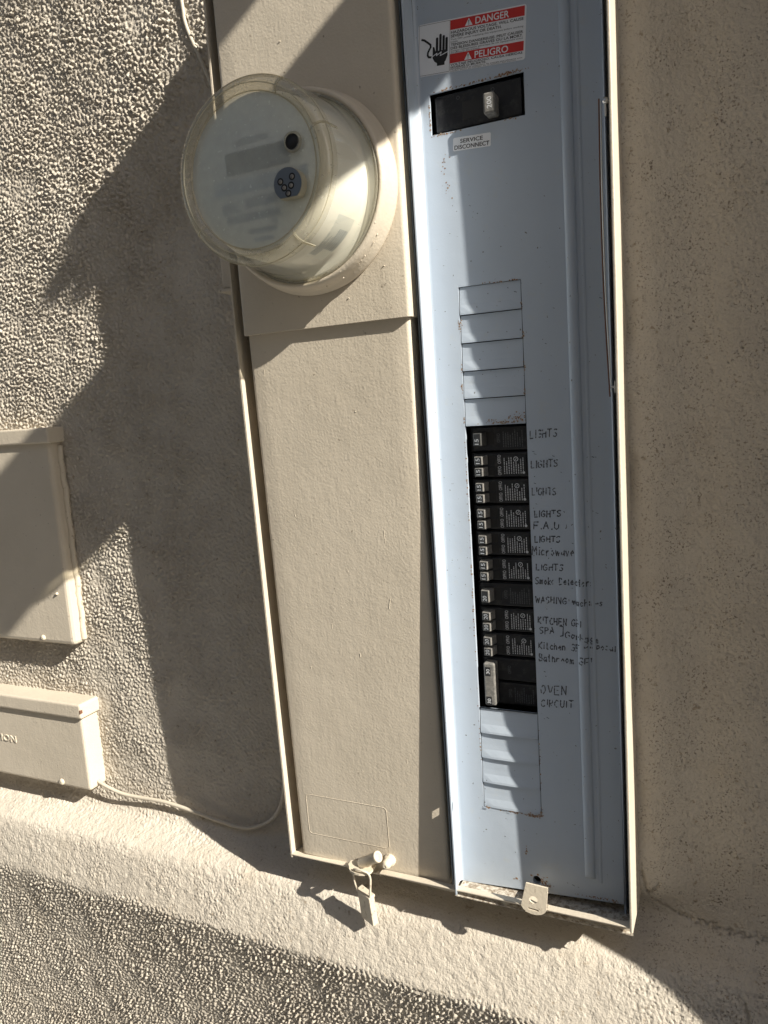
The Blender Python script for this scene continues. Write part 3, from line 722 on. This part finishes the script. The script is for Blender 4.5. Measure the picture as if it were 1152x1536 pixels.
for a in ((.9, 30.2, .9, 1.15), (.9, 1.15, .9, 42.6), (30.1, 30.35, .9, 42.6), (.9, 30.2, 42.4, 42.65)): lrect(s, *a, .22)
# hand and cable pictogram
for u, top in ((18.2, 13.0), (21.4, 10.5), (24.4, 12.0), (27.2, 14.0)):
    lpoly(s, [(u - 1.15, 26.5), (u - 1.15, top + 1)] + [(u - 1.15 * math.cos(a), top + 1 - 1.1 * math.sin(a)) for a in np.linspace(0, math.pi, 6)[1:-1]] + [(u + 1.15, top + 1), (u + 1.15, 26.5)], .24)
lpoly(s, [(14.2, 20), (15.8, 20.6), (16.8, 24), (17, 24), (28.35, 24), (28.35, 29), (26.6, 33), (25.6, 34), (25.6, 36.4), (18.4, 36.4), (18.4, 34.2), (16, 32.5), (14.2, 29.5)], .25)
cab = [(3.5, 12.6), (6, 13.4), (9, 15.6), (12, 18), (12.2, 20), (10.8, 22), (9.6, 24.2), (9.4, 26.4), (10.4, 28), (12.8, 28.4)]
for a, b in zip(cab[:-1], cab[1:]):
    d = Vector((b[0] - a[0], b[1] - a[1])).normalized(); n_ = Vector((-d.y, d.x)) * .85; d *= .35
    lpoly(s, [(a[0] - n_.x - d.x, a[1] - n_.y - d.y), (b[0] - n_.x + d.x, b[1] - n_.y + d.y), (b[0] + n_.x + d.x, b[1] + n_.y + d.y), (a[0] + n_.x - d.x, a[1] + n_.y - d.y)], .24)
s.build('black_lettering', 'ink_black', stk)
s = MB(); zig = [(13.0, 28.6), (18.5, 25.8), (17.6, 28.0), (22.5, 25.2), (21.3, 28.4), (28.6, 26.0)]
for a, b in zip(zig[:-1], zig[1:]):
    d = Vector((b[0] - a[0], b[1] - a[1])).normalized(); n_ = Vector((-d.y, d.x)) * .33
    lpoly(s, [(a[0] - n_.x, a[1] - n_.y), (b[0] - n_.x, b[1] - n_.y), (b[0] + n_.x, b[1] + n_.y), (a[0] + n_.x, a[1] + n_.y)], .3)
s.build('spark', 'sticker_white', stk)
# service disconnect sticker
s = MB(); A2 = -3.2; q = rrect(0, 35.2, -11.4, 0, 1.4)
rt = lambda u, v_: (-234.0 + u * math.cos(math.radians(A2)) - v_ * math.sin(math.radians(A2)), 228.2 + u * math.sin(math.radians(A2)) + v_ * math.cos(math.radians(A2)))
pts = [rt(*a) for a in q]; s.add([(a, PDF(a, b) + .14, b) for a, b in pts], [tuple(range(len(pts)))])
sv = s.build('service_sticker', 'sticker_white', panel)
s = MB()
x, z = rt(6.8, -5.1); put_text(s, 'SERVICE', x, z, 3.3, 21, lambda a, b: PDF(a, b) + .24, A2, .012)
x, z = rt(1.4, -10.2); put_text(s, 'DISCONNECT', x, z, 3.5, 32.4, lambda a, b: PDF(a, b) + .24, A2, .012)
s.build('black_lettering', 'ink_black', sv)

# handwritten circuit list in worn marker
HW = {'L': [[(0, 1), (.02, 0), (.45, .03)]], 'I': [[(.1, 1), (.1, 0)]], 'G': [[(.55, .85), (.3, 1), (0, .6), (.08, .12), (.38, 0), (.58, .2), (.58, .45), (.32, .45)]],
      'H': [[(0, 1), (0, 0)], [(.5, 1), (.5, 0)], [(0, .5), (.5, .52)]], 'T': [[(0, 1), (.6, 1)], [(.3, 1), (.3, 0)]], 'S': [[(.5, .9), (.25, 1), (0, .8), (.1, .55), (.4, .45), (.5, .2), (.25, 0), (0, .12)]],
      'F': [[(0, 0), (0, 1), (.5, 1)], [(0, .5), (.4, .5)]], 'A': [[(0, 0), (.28, 1), (.56, 0)], [(.1, .38), (.46, .38)]], 'U': [[(0, 1), (0, .25), (.22, 0), (.46, .2), (.5, 1)]], '.': [[(.1, .05), (.14, .0)]],
      'M': [[(0, 0), (.05, 1), (.3, .4), (.58, 1), (.64, 0)]], 'W': [[(0, 1), (.16, 0), (.33, .7), (.5, 0), (.68, 1)]], 'N': [[(0, 0), (0, 1), (.46, 0), (.48, 1)]], 'K': [[(0, 1), (0, 0)], [(.48, 1), (.02, .45), (.5, 0)]],
      'C': [[(.5, .85), (.28, 1), (0, .55), (.1, .1), (.35, 0), (.52, .15)]], 'E': [[(.48, 1), (0, 1), (0, 0), (.5, 0)], [(0, .52), (.4, .52)]], 'P': [[(0, 0), (0, 1), (.4, .95), (.45, .65), (.05, .48)]],
      'B': [[(0, 0), (0, 1), (.38, .92), (.36, .6), (.05, .52), (.45, .4), (.42, .06), (0, 0)]], 'V': [[(0, 1), (.25, 0), (.52, 1)]], 'O': [[(.25, 1), (0, .6), (.08, .1), (.3, 0), (.52, .4), (.45, .9), (.25, 1)]],
      'R': [[(0, 0), (0, 1), (.4, .95), (.42, .62), (.03, .5), (.48, 0)]], 'D': [[(0, 0), (0, 1), (.35, .9), (.5, .5), (.35, .08), (0, 0)]], ']': [[(0, 1.25), (.5, 1.15), (.5, -.2), (.1, -.3)]],
      'i': [[(.08, .6), (.08, 0)], [(.08, .85), (.09, .9)]], 'c': [[(.4, .5), (.2, .62), (0, .3), (.15, 0), (.4, .08)]], 'r': [[(0, .6), (.02, 0)], [(.02, .4), (.2, .62), (.36, .55)]], 'o': [[(.2, .6), (0, .3), (.2, 0), (.4, .3), (.2, .6)]],
      'w': [[(0, .6), (.12, 0), (.26, .5), (.4, 0), (.54, .6)]], 'a': [[(.36, .55), (.12, .6), (0, .25), (.16, 0), (.36, .3), (.38, .6), (.4, 0)]], 'v': [[(0, .6), (.18, 0), (.38, .6)]], 'e': [[(0, .32), (.38, .34), (.25, .62), (0, .35), (.12, .02), (.38, .1)]],
      's': [[(.34, .55), (.15, .62), (.03, .45), (.3, .22), (.2, 0), (0, .06)]], 'm': [[(0, 0), (.02, .6), (.16, .5), (.22, 0), (.26, .5), (.42, .55), (.46, 0)]], 'k': [[(0, 1), (0, 0)], [(.36, .6), (.02, .28), (.36, 0)]], 't': [[(.15, .95), (.15, .05), (.32, .02)], [(0, .62), (.36, .62)]],
      'n': [[(0, .6), (0, 0)], [(0, .4), (.2, .62), (.36, .45), (.36, 0)]], 'h': [[(0, 1), (0, 0)], [(0, .4), (.2, .6), (.36, .4), (.36, 0)]], 'b': [[(0, 1), (0, 0), (.3, .02), (.38, .35), (.05, .5)]], 'g': [[(.36, .55), (.1, .6), (0, .3), (.2, .05), (.36, .4), (.36, -.25), (.05, -.3)]],
      'p': [[(0, .6), (0, -.35)], [(0, .5), (.3, .6), (.38, .25), (.05, .05)]], 'l': [[(.08, 1), (.08, 0)]], 'd': [[(.36, 1), (.38, 0)], [(.36, .5), (.1, .58), (0, .25), (.2, 0), (.38, .2)]], ' ': []}
def handwrite(t, x, z, width, h, slope=0., fade=.18, seed=0, fadeto=None):
    rnd = random.Random(seed); mb = MB()
    adv = []; cx_ = 0
    for ch in t:
        adv.append(cx_); wd = max([q[0] for st in HW[ch] for q in st], default=.35); cx_ += wd + .26
    k = width / (cx_ - .26)
    pf = lambda a, b: PDF(a, b) + .14 + (3.0 * math.sqrt(max(0, 1 - ((a + 132.4) / 5.2) ** 2)) if abs(a + 132.4) < 5.2 else 0)
    for ch, a0 in zip(t, adv):
        jz = rnd.uniform(-.06, .06); jw = rnd.uniform(-.05, .05)
        for st in HW[ch]:
            pts = []
            for i in range(len(st) - 1):
                n = max(2, int(math.hypot((st[i + 1][0] - st[i][0]) * k, (st[i + 1][1] - st[i][1]) * h) / .9))
                for q in range(n): pts.append((lerp(st[i][0], st[i + 1][0], q / n), lerp(st[i][1], st[i + 1][1], q / n)))
            pts.append(st[-1])
            on = True
            for i in range(len(pts) - 1):
                pos = (a0 + pts[i][0]) / max(cx_, .01)
                f_ = fade if fadeto is None else lerp(fade, fadeto, pos)
                if rnd.random() < f_ * .75: on = False
                elif rnd.random() < .6: on = True
                if not on: continue
                A_ = [(x + (a0 + u + jw + .06 * v_) * k, z + (v_ + jz) * h + slope * (a0 + u) * k) for u, v_ in (pts[i], pts[i + 1])]
                d = Vector((A_[1][0] - A_[0][0], A_[1][1] - A_[0][1]))
                if d.length < 1e-4: continue
                wdt = rnd.uniform(.28, .55) * (1.25 if i in (0, len(pts) - 2) else 1)
                d.normalize(); n_ = Vector((-d.y, d.x)) * wdt; e_ = d * .3
                q = [(A_[0][0] - n_.x - e_.x, A_[0][1] - n_.y - e_.y), (A_[1][0] - n_.x + e_.x, A_[1][1] - n_.y + e_.y), (A_[1][0] + n_.x + e_.x, A_[1][1] + n_.y + e_.y), (A_[0][0] + n_.x - e_.x, A_[0][1] + n_.y - e_.y)]
                mb.add([(a, pf(a, b) + .02 * (i % 3), b) for a, b in q], [(0, 1, 2, 3)])
    mb.build('handwriting', 'marker_ink', dead)
for i, (t, x, z, wd, hh, sl_, fa, ft) in enumerate((
        ('LIGHTS', -174.4, -43.2, 24, 7, .03, .14, .2), ('LIGHTS', -174.5, -70.2, 24, 6.5, .03, .12, .25), ('LIGHTS', -174.8, -95.5, 22, 6.5, .0, .12, .3), ('LIGHTS', -173.4, -116, 24, 5.8, .02, .1, .15),
        ('F.A.U', -174.6, -127, 23, 6.5, .0, .04, .1), ('LIGHTS', -174.2, -139.5, 23.5, 5.8, .0, .15, .2), ('Microwave', -176.6, -151.5, 38, 8, -.02, .12, .35), ('LIGHTS', -173.6, -166, 25, 5.8, .02, .12, .12),
        ('Smoke Detectors', -174.6, -179, 52, 6.6, .0, .05, .25), ('WASHING machines', -175.6, -197, 61, 6, -.01, .04, .3), ('KITCHEN GFI', -173.6, -217, 40, 6.4, -.03, .12, .45), ('SPA ]', -172.4, -227, 22, 6.4, .02, .1, .02),
        ('Garbage', -149, -229, 30, 6.2, -.12, .12, .45), ('Disposal', -131, -237, 27, 6, -.08, .3, .35), ('Kitchen GF', -174, -241.5, 38, 6.6, .0, .12, .25), ('Bathroom GFI', -174, -254, 48, 7.2, .0, .1, .5),
        ('OVEN', -173.8, -286, 24, 8.5, .05, .2, .12), ('CIRCUIT', -173.8, -299, 30, 7, .06, .16, .14))):
    handwrite(t, x, z, wd, hh, sl_, fa, 31 + i, ft)
mk = MB(); random.seed(9)
for x, z in ((-172.5, -55.5), (-171.6, -57.5), (-173.5, -55), (-172.2, -78.5), (-172.6, -84.5), (-171.8, -103.5), (-170, -264), (-168.8, -268.5), (-171.5, -311), (-169, -309.5), (-135, -247.5), (-155, -60), (-148, -75),
             (-120, -62), (-117, -62.4), (-136, -45), (-122, -110), (-118, -112), (-125, -125), (-140, -140), (-222, 168), (-215, 160), (-190, 92), (-184, 88), (-160, 92), (-150, 70), (-118, 84), (-110, 74), (-158, 40), (-206, -455), (-216, -440), (-150, -478), (-145, -479), (-155, -477)):
    s_ = random.uniform(.35, .8); L_ = random.uniform(.8, 2.6)
    mk.add([(x, PDF(x, z) + .13, z), (x + L_, PDF(x, z) + .13, z - L_ * .4), (x + L_, PDF(x, z) + .13, z - L_ * .4 + s_), (x, PDF(x, z) + .13, z + s_)], [(0, 1, 2, 3)])
tag(mk.build('scratch_marks', 'marker_ink', dead), kind='stuff')

# door stay on the right edge
st = MB(); st.tube(smooth_path([(-101.2, 60, 224), (-101.6, 62, 150), (-100.8, 63, 70), (-98.2, 63, -6)]), .6, 6); stay = st.build('door_stay', 'bright_metal', panel)
st = MB(); st.tube(smooth_path([(-102.7, 59, 226), (-103.2, 60.5, 150), (-102.4, 61.5, 70), (-99.8, 61.5, -10)]), .6, 6); st.build('rusty_strip', 'rusty_strip', stay)
st = MB(); st.box(-98.8, -94.6, 62, 64, -3, -1, .4); st.box(-95.6, -94.4, 61, 66, -7, 3, .4); st.build('stay_pin', 'bright_metal', stay)
st = MB(); st.lathe(-97, 222, [(.01, 66), (2.2, 65.6), (2.4, 62)], 12); st.box(-97.9, -96.3, 63, 65, 210, 222, .4); st.build('stay_pin', 'bright_metal', stay)

# hasp tongue of the breaker door at the foot of the dead front
hs = MB()
def hasp_plate():
    outl = [(-187.5, -464.5), (-166.5, -465.5), (-168, -486)] + [(-180 + 12.2 * math.cos(a), -486 - 7.5 * math.sin(a)) for a in np.linspace(.15, math.pi - .15, 8)] + [(-192.3, -486)]
    hole_ = [(-180.2 + 4.0 * math.cos(a), -479.3 + 3.6 * math.sin(a)) for a in np.linspace(0, 2 * math.pi, 17)[:-1]]
    slot_ = [(-185.5, -487.4), (-175.5, -488.1), (-175.5, -489.9), (-185.5, -489.2)]
    bm = bmesh.new()
    ed = []
    for L_ in (outl, hole_, slot_):
        vv = [bm.verts.new((a, 79, b)) for a, b in L_]; ed += [bm.edges.new((vv[i], vv[(i + 1) % len(vv)])) for i in range(len(vv))]
    bmesh.ops.triangle_fill(bm, use_beauty=True, edges=ed)
    r_ = bmesh.ops.extrude_face_region(bm, geom=bm.faces[:])
    for v_ in [q for q in r_['geom'] if isinstance(q, bmesh.types.BMVert)]: v_.co.y -= 1.8
    for v_ in bm.verts: v_.co.y += (v_.co.z + 490) * -.12
    hs.bm(bm)
hasp_plate(); hs.box(-187, -172, 44, 77.2, -486.4, -484.9, .3)
hs.build('door_hasp', 'cream_hardware', panel)

# hasp, lock barrel and screw at the foot of the lower cover
hp = MB(); bm = bmesh.new(); ed = []
for L_ in ([(-380, 70), (-375, 68), (-351, 68.5), (-351, 77)] + [(-364 + 13 * math.cos(a), 80 + 9 * math.sin(a)) for a in np.linspace(.1, math.pi - .1, 8)] + [(-380, 77)],
           [(-364 + 3.4 * math.cos(a), 77 + 3.6 * math.sin(a)) for a in np.linspace(0, 2 * math.pi, 17)[:-1]]):
    vv = [bm.verts.new((a * 1.014, b - 9, -491.0)) for a, b in L_]; ed += [bm.edges.new((vv[i], vv[(i + 1) % len(vv)])) for i in range(len(vv))]
bmesh.ops.triangle_fill(bm, use_beauty=True, edges=ed); r_ = bmesh.ops.extrude_face_region(bm, geom=bm.faces[:])
for v_ in [q for q in r_['geom'] if isinstance(q, bmesh.types.BMVert)]: v_.co.z -= 2.4
hp.bm(bm); hp.build('cover_hasp', 'cream_hardware', panel)
br = MB(); a0, a1 = Vector((-371, 65, -489)), Vector((-348, 68.5, -474.5)); ax = (a1 - a0).normalized(); u_ = ax.orthogonal().normalized(); w_ = ax.cross(u_)
prof = [(5.6, 0), (5.6, .9), (6.0, .95), (6.0, 1.0), (5.0, 1.03), (3.6, 1.0), (3.4, .7), (.01, .7)]
n = 20; vs = [a0 + (a1 - a0) * t + (u_ * math.cos(2 * math.pi * i / n) + w_ * math.sin(2 * math.pi * i / n)) * r_ for r_, t in prof for i in range(n)]
br.add(vs, [[j * n + i, j * n + (i + 1) % n, (j + 1) * n + (i + 1) % n, (j + 1) * n + i] for j in range(len(prof) - 1) for i in range(n)], True)
br.build('lock_barrel', 'cream_hardware', panel)
sc = MB(); sc.lathe(-339.5, -482.5, [(6.6, 55), (6.8, 61), (6.2, 62.5), (5.0, 63), (4.9, 67), (4.2, 70), (2.4, 71.6), (.6, 71.8), (.5, 70.5), (.01, 70.5)], 20)
sc.build('cover_screw', 'cream_hardware', panel)

# seal tag hanging from the hasp
seal = thing('seal_tag', 'cream painted seal tag hanging from a wire loop under the panel', 'seal tag', V(-364, 60, -555))
rot = Matrix.Rotation(math.radians(24), 3, 'Z') @ Matrix.Rotation(math.radians(4), 3, 'Y') @ Matrix.Rotation(math.radians(-8), 3, 'X')
tg = MB(); piv = (-366, 67, -536)
tg.box(-376, -356, 63.4, 70.8, -556, -518.5, .9, 2, rot, piv); tg.box(-376.8, -355.2, 62.8, 71.4, -520.6, -517.4, .8, 2, rot, piv); tb = tg.build('tag_body', 'cream_hardware', seal)
tg = MB()
for k in range(7):
    x = -369 + random.uniform(-2, 3); z = -523 - k * 4.5
    tg.box(x, x + 1.1, 70.6, 71.2, z - 3.2, z, .2, 1, rot, piv)
tag(tg.build('peeled_paint', 'cream_hardware', tb), kind='stuff')
lp = MB(); lp.tube(smooth_path([(-374.5, 70, -519), (-376.5, 71, -512), (-377, 73, -501), (-375, 76, -491), (-370, 78.5, -487.6), (-362, 79.4, -487.2), (-357, 78, -489.5), (-355.5, 76, -497), (-356.5, 76, -509), (-357.5, 76, -519)]), 1.2, 8); lp.build('wire_loop', 'cream_hardware', seal)

# ================================================================ electricity meter
meter = thing('electric_meter', 'round electric meter under a yellowed clear plastic dome', 'electric meter', V(MX, 78, MZ - 80))
def seat(x, p, z):                                # dome height 74 mm over the ring, slightly fuller at the front
    if p <= 100: return (x, p, z)
    k = 1 + .03 * (p - 100) / 89
    return (MX + (x - MX) * k, 100 + (p - 100) * .8315, MZ + (z - MZ) * k)
MB.warp = seat
mb = MB(); mb.lathe(MX, MZ, [(79.5, 84), (79.5, 96), (76, 97.5), (72, 97.5), (67.5, 99), (65.5, 160), (63.5, 166)], 80); mb.lathe(MX, MZ, [(63.5, 166), (61.8, 173), (59.5, 176), (57, 176.4), (.01, 176.4)], 80)
mb.build('meter_body', 'meter_body', meter)
mb = MB(); mb.lathe(MX, MZ, [(58.5, 176.6), (58.0, 178.0), (.01, 178.0)], 80); face = mb.build('face_plate', 'meter_face', meter)
FP = 178.0
mb = MB(); mb.box(MX - 27, MX + 33, FP + .05, FP + 2.2, MZ + 2, MZ + 19, .8); mb.build('display', 'meter_display', face)
mb = MB(); mb.box(MX - 40, MX + 48, FP + .06, FP + .4, MZ - 13, MZ - 2, .1); mb.build('name_strip', 'meter_strip', face)
for x0, x1, z0, z1 in ((-24, 6, 28, 33), (-43, -27, -23, -15), (-20, 10, -21, -13), (-40, 12, -31, -25), (-20, 8, -42, -38), (4, 9, -37, -33), (-16, 4, -48, -45)):
    mb = MB(); mb.box(MX + x0 + 8, MX + x1 + 8, FP + .08, FP + .3, MZ + z0 - 4.5, MZ + z1 - 4.5, .08); mb.build('printed_block', 'meter_print', face)
# label round the side of the body
mb = MB(); prof = lambda p: 67.5 - (p - 99) * 2 / 51 + .25
def side(a0, a1, p0, p1, lift=0.):
    n = max(1, int((a1 - a0) * 20)); vs = []
    for i in range(n + 1):
        a = lerp(a0, a1, i / n)
        for p in (p0, p1): vs.append((MX + (prof(p) + lift) * math.cos(a), p, MZ + (prof(p) + lift) * math.sin(a)))
    mb.add(vs, [(2 * i, 2 * i + 1, 2 * i + 3, 2 * i + 2) for i in range(n)], True)
side(-1.25, -.55, 104, 138); slab = mb.build('side_label', 'meter_sticker', meter)
mb = MB(); random.seed(3); p = 106
while p < 122:
    wd = random.choice([.5, .8, 1.3]); side(-1.05, -.72, p, p + wd, .15); p += wd + random.choice([.5, .9])
for k in range(8): side(-1.2, -1.2 + random.uniform(.2, .42), 124 + k * 1.6, 124.7 + k * 1.6, .15)
tag(mb.build('barcode', 'meter_print', slab), kind='stuff')
# clear dome
mb = MB(); mb.lathe(MX, MZ, [(79, 97), (78.2, 101), (76.2, 104), (75.4, 120), (73.6, 150), (72.2, 172)], 112); mb.build('dome', 'dome_plastic', meter)
mb = MB(); mb.lathe(MX, MZ, [(72.2, 172), (72.0, 178), (71.4, 182.5), (69.6, 186.5), (66.6, 188.8), (63.4, 189.2), (61.0, 187.8), (59.6, 185.2), (58.6, 184.2)], 112); rim_ = mb.build('dome_rim', 'dome_rim', meter)
mb = MB(); mb.lathe(MX, MZ, [(58.6, 184.2), (40, 184.9), (.01, 185.2)], 112); mb.build('dome_front', 'dome_cloudy', meter)
mb = MB(); mb.lathe(MX, MZ, [(80.3, 97), (81.5, 98.4), (81, 100.4), (79, 100.8), (78.4, 99)], 96); mb.build('dome_foot', 'dome_rim', meter)
for aa in (158, 62, 215, 304, 20):
    mb = MB(); a = math.radians(aa); d = Vector((math.cos(a), 0, math.sin(a))); t = Vector((-math.sin(a), 0, math.cos(a)))
    path = [(60, 186.2), (63.4, 189.7), (66.8, 189.3), (70, 187), (72.3, 182)]
    if aa in (304, 20): path += [(72.8, 172), (73.6, 160)]
    vs = []
    for r_, p in path:
        for s_ in (-.75, .75): vs.append(Vector((MX, p, MZ)) + d * r_ + t * s_)
        for s_ in (.75, -.75): vs.append(Vector((MX, p - 1.6, MZ)) + d * (r_ - .8) + t * s_)
    mb.add(vs, [[j * 4 + i, j * 4 + (i + 1) % 4, (j + 1) * 4 + (i + 1) % 4, (j + 1) * 4 + i] for j in range(len(path) - 1) for i in range(4)])
    mb.build('dome_rib', 'dome_rib', rim_)
for r0, p0_ in ((59.0, 185.6), (64.2, 189.5), (71.8, 181.5)):
    mb = MB(); mb.lathe(MX, MZ, [(r0 + .45 * math.cos(a), p0_ + .45 * math.sin(a)) for a in np.linspace(0, 2 * math.pi, 7)], 112); mb.build('dome_ridge', 'dome_rib', rim_)
# optical port
OX, OZ = MX + 36.5, MZ - 17.5
dsh = [(OX + 12.6 * math.cos(a), OZ + 12.6 * math.sin(a)) for a in np.linspace(math.radians(-52), math.radians(232), 26)]
mb = MB(); mb.prism_p(dsh, 178, 194.5); port = mb.build('optical_port', 'brass', meter)
mb = MB(); mb.prism_p([(OX + (a - OX) * .97, OZ + (b - OZ) * .97) for a, b in dsh], 194.55, 195.2); mb.build('port_face', 'port_blue', port)
for dx, dz in ((-6, 2.5), (4.6, 4.6), (-3.0, -2.4), (3.2, -1.6), (.2, -7.0)):
    mb = MB(); mb2 = MB(); mb.lathe(OX + dx, OZ + dz, [(.01, 195.3), (2.8, 195.3)], 14); mb2.lathe(OX + dx, OZ + dz, [(.01, 195.9), (1.5, 195.8), (1.6, 195.3)], 12)
    mb.build('port_hole', 'black_rubber', port); mb2.build('port_pin', 'toggle_grey', port)
BX, BZ = MX + 39.5, MZ + 14.5
mb = MB(); mb.lathe(BX, BZ, [(8.6, 165), (8.2, 184), (7.2, 187.2), (6.1, 187.6), (5.8, 186.6)], 30); sw = mb.build('reset_port', 'dome_rim', meter)
mb = MB(); mb.lathe(BX, BZ, [(.01, 186.4), (5.8, 186.6), (5.9, 168)], 26); mb.build('plug', 'black_rubber', sw)

MB.warp = None
# ================================================================ the two utility boxes on the left
def round_box(mb, x0, x1, p0, p1, z0, z1, r=5, seg=3):
    bm = bmesh.new(); bmesh.ops.create_cube(bm, size=1)
    for v_ in bm.verts: v_.co = Vector(((x0 + x1) / 2 + v_.co.x * (x1 - x0), (p0 + p1) / 2 + v_.co.y * (p1 - p0), (z0 + z1) / 2 + v_.co.z * (z1 - z0)))
    ed = [e_ for e_ in bm.edges if all(v_.co.y > (p0 + p1) / 2 for v_ in e_.verts) or abs(e_.verts[0].co.y - e_.verts[1].co.y) > 1e-6]
    bmesh.ops.bevel(bm, geom=ed, offset=r, segments=seg, profile=.5, affect='EDGES'); mb.bm(bm)
def screw(x, z, p, name, parent, r=3.4):
    mb = MB(); mb.lathe(x, z, [(r + .6, p - .2), (r + .4, p + 1), (r * .85, p + 2.2), (r * .45, p + 2.9), (.5, p + 3.0), (.4, p + 2.2), (.01, p + 2.2)], 16); mb.build(name, 'cream_hardware', parent)
ub = thing('utility_box', 'tall plain cream utility box at the left edge, shadow across its cover', 'utility box', V(-900, 0, -293))
mb = MB(); round_box(mb, -1010, -803, -4, 20, -294, -8, 6); body = mb.build('box_body', 'cream_paint', ub)
mb = MB(); round_box(mb, -1012, -797, -4, 25, -24, -4, 2.5); mb.build('lid_lip', 'cream_paint', ub)
mb = MB(); random.seed(5)
pts = [(-802 + random.uniform(-.8, .8), 3.5 + random.uniform(-1, 1), z) for z in range(-288, -22, 7)]
mb.tube(pts, 4.2, 7); mb.build('caulk_bead', 'cream_hardware', ub)
screw(-860, -286, 20, 'screw', ub); screw(-823, -223, 19.8, 'paint_drop', ub, 1.6)
lb = thing('junction_box', 'low cream junction box with raised letters and a lid lip, cable leaving it', 'junction box', V(-900, 0, -492))
mb = MB(); round_box(mb, -1060, -800, -4, 28, -496, -377, 4); mb.build('box_body', 'cream_paint', lb)
mb = MB(); round_box(mb, -1062, -795, -4, 33, -391, -370.5, 3); mb.build('lid_lip', 'cream_paint', lb)
mb = MB(); mb.box(-796.6, -794.8, 29, 33.3, -383, -378, .4); mb.build('lid_chip', 'rusty_strip', lb)
screw(-853, -490, 28, 'screw', lb, 4.0)
mb = MB(); put_text(mb, 'ION', -963, -443, 9.5, 30, lambda x, z: 29.0, 0, .012, thick=1.2); mb.build('raised_lettering', 'cream_paint', lb)

# ================================================================ cables
mb = MB(); mb.tube(smooth_path([(-802, 13, -487), (-790, 15, -491), (-762, 14, -499), (-735, 12, -501.5), (-690, 10, -502), (-640, 9, -508), (-600, 9, -514), (-566, 9, -516.5), (-540, 8, -509), (-518, 8, -493), (-505, 8, -470), (-499, 8, -440), (-497, 9, -390), (-490, 8, -330)], 10), 2.5, 8)
tag(mb.build('cable', 'wire_jacket'), 'thin cream cable sagging from the junction box to the panel', 'cable')
mb = MB(); mb.tube(smooth_path([(-548, 1.6, 520), (-541, 1.6, 436), (-538, 1.6, 410), (-522, 1.6, 370), (-506, 1.6, 328), (-497, 1.6, 303), (-490, 2, 262)], 8), 2.1, 8)
tag(mb.build('cable', 'wire_jacket'), 'cream cable running down the wall behind the meter', 'cable')

for o in BASES:
    if '_base' in o: del o['_base']
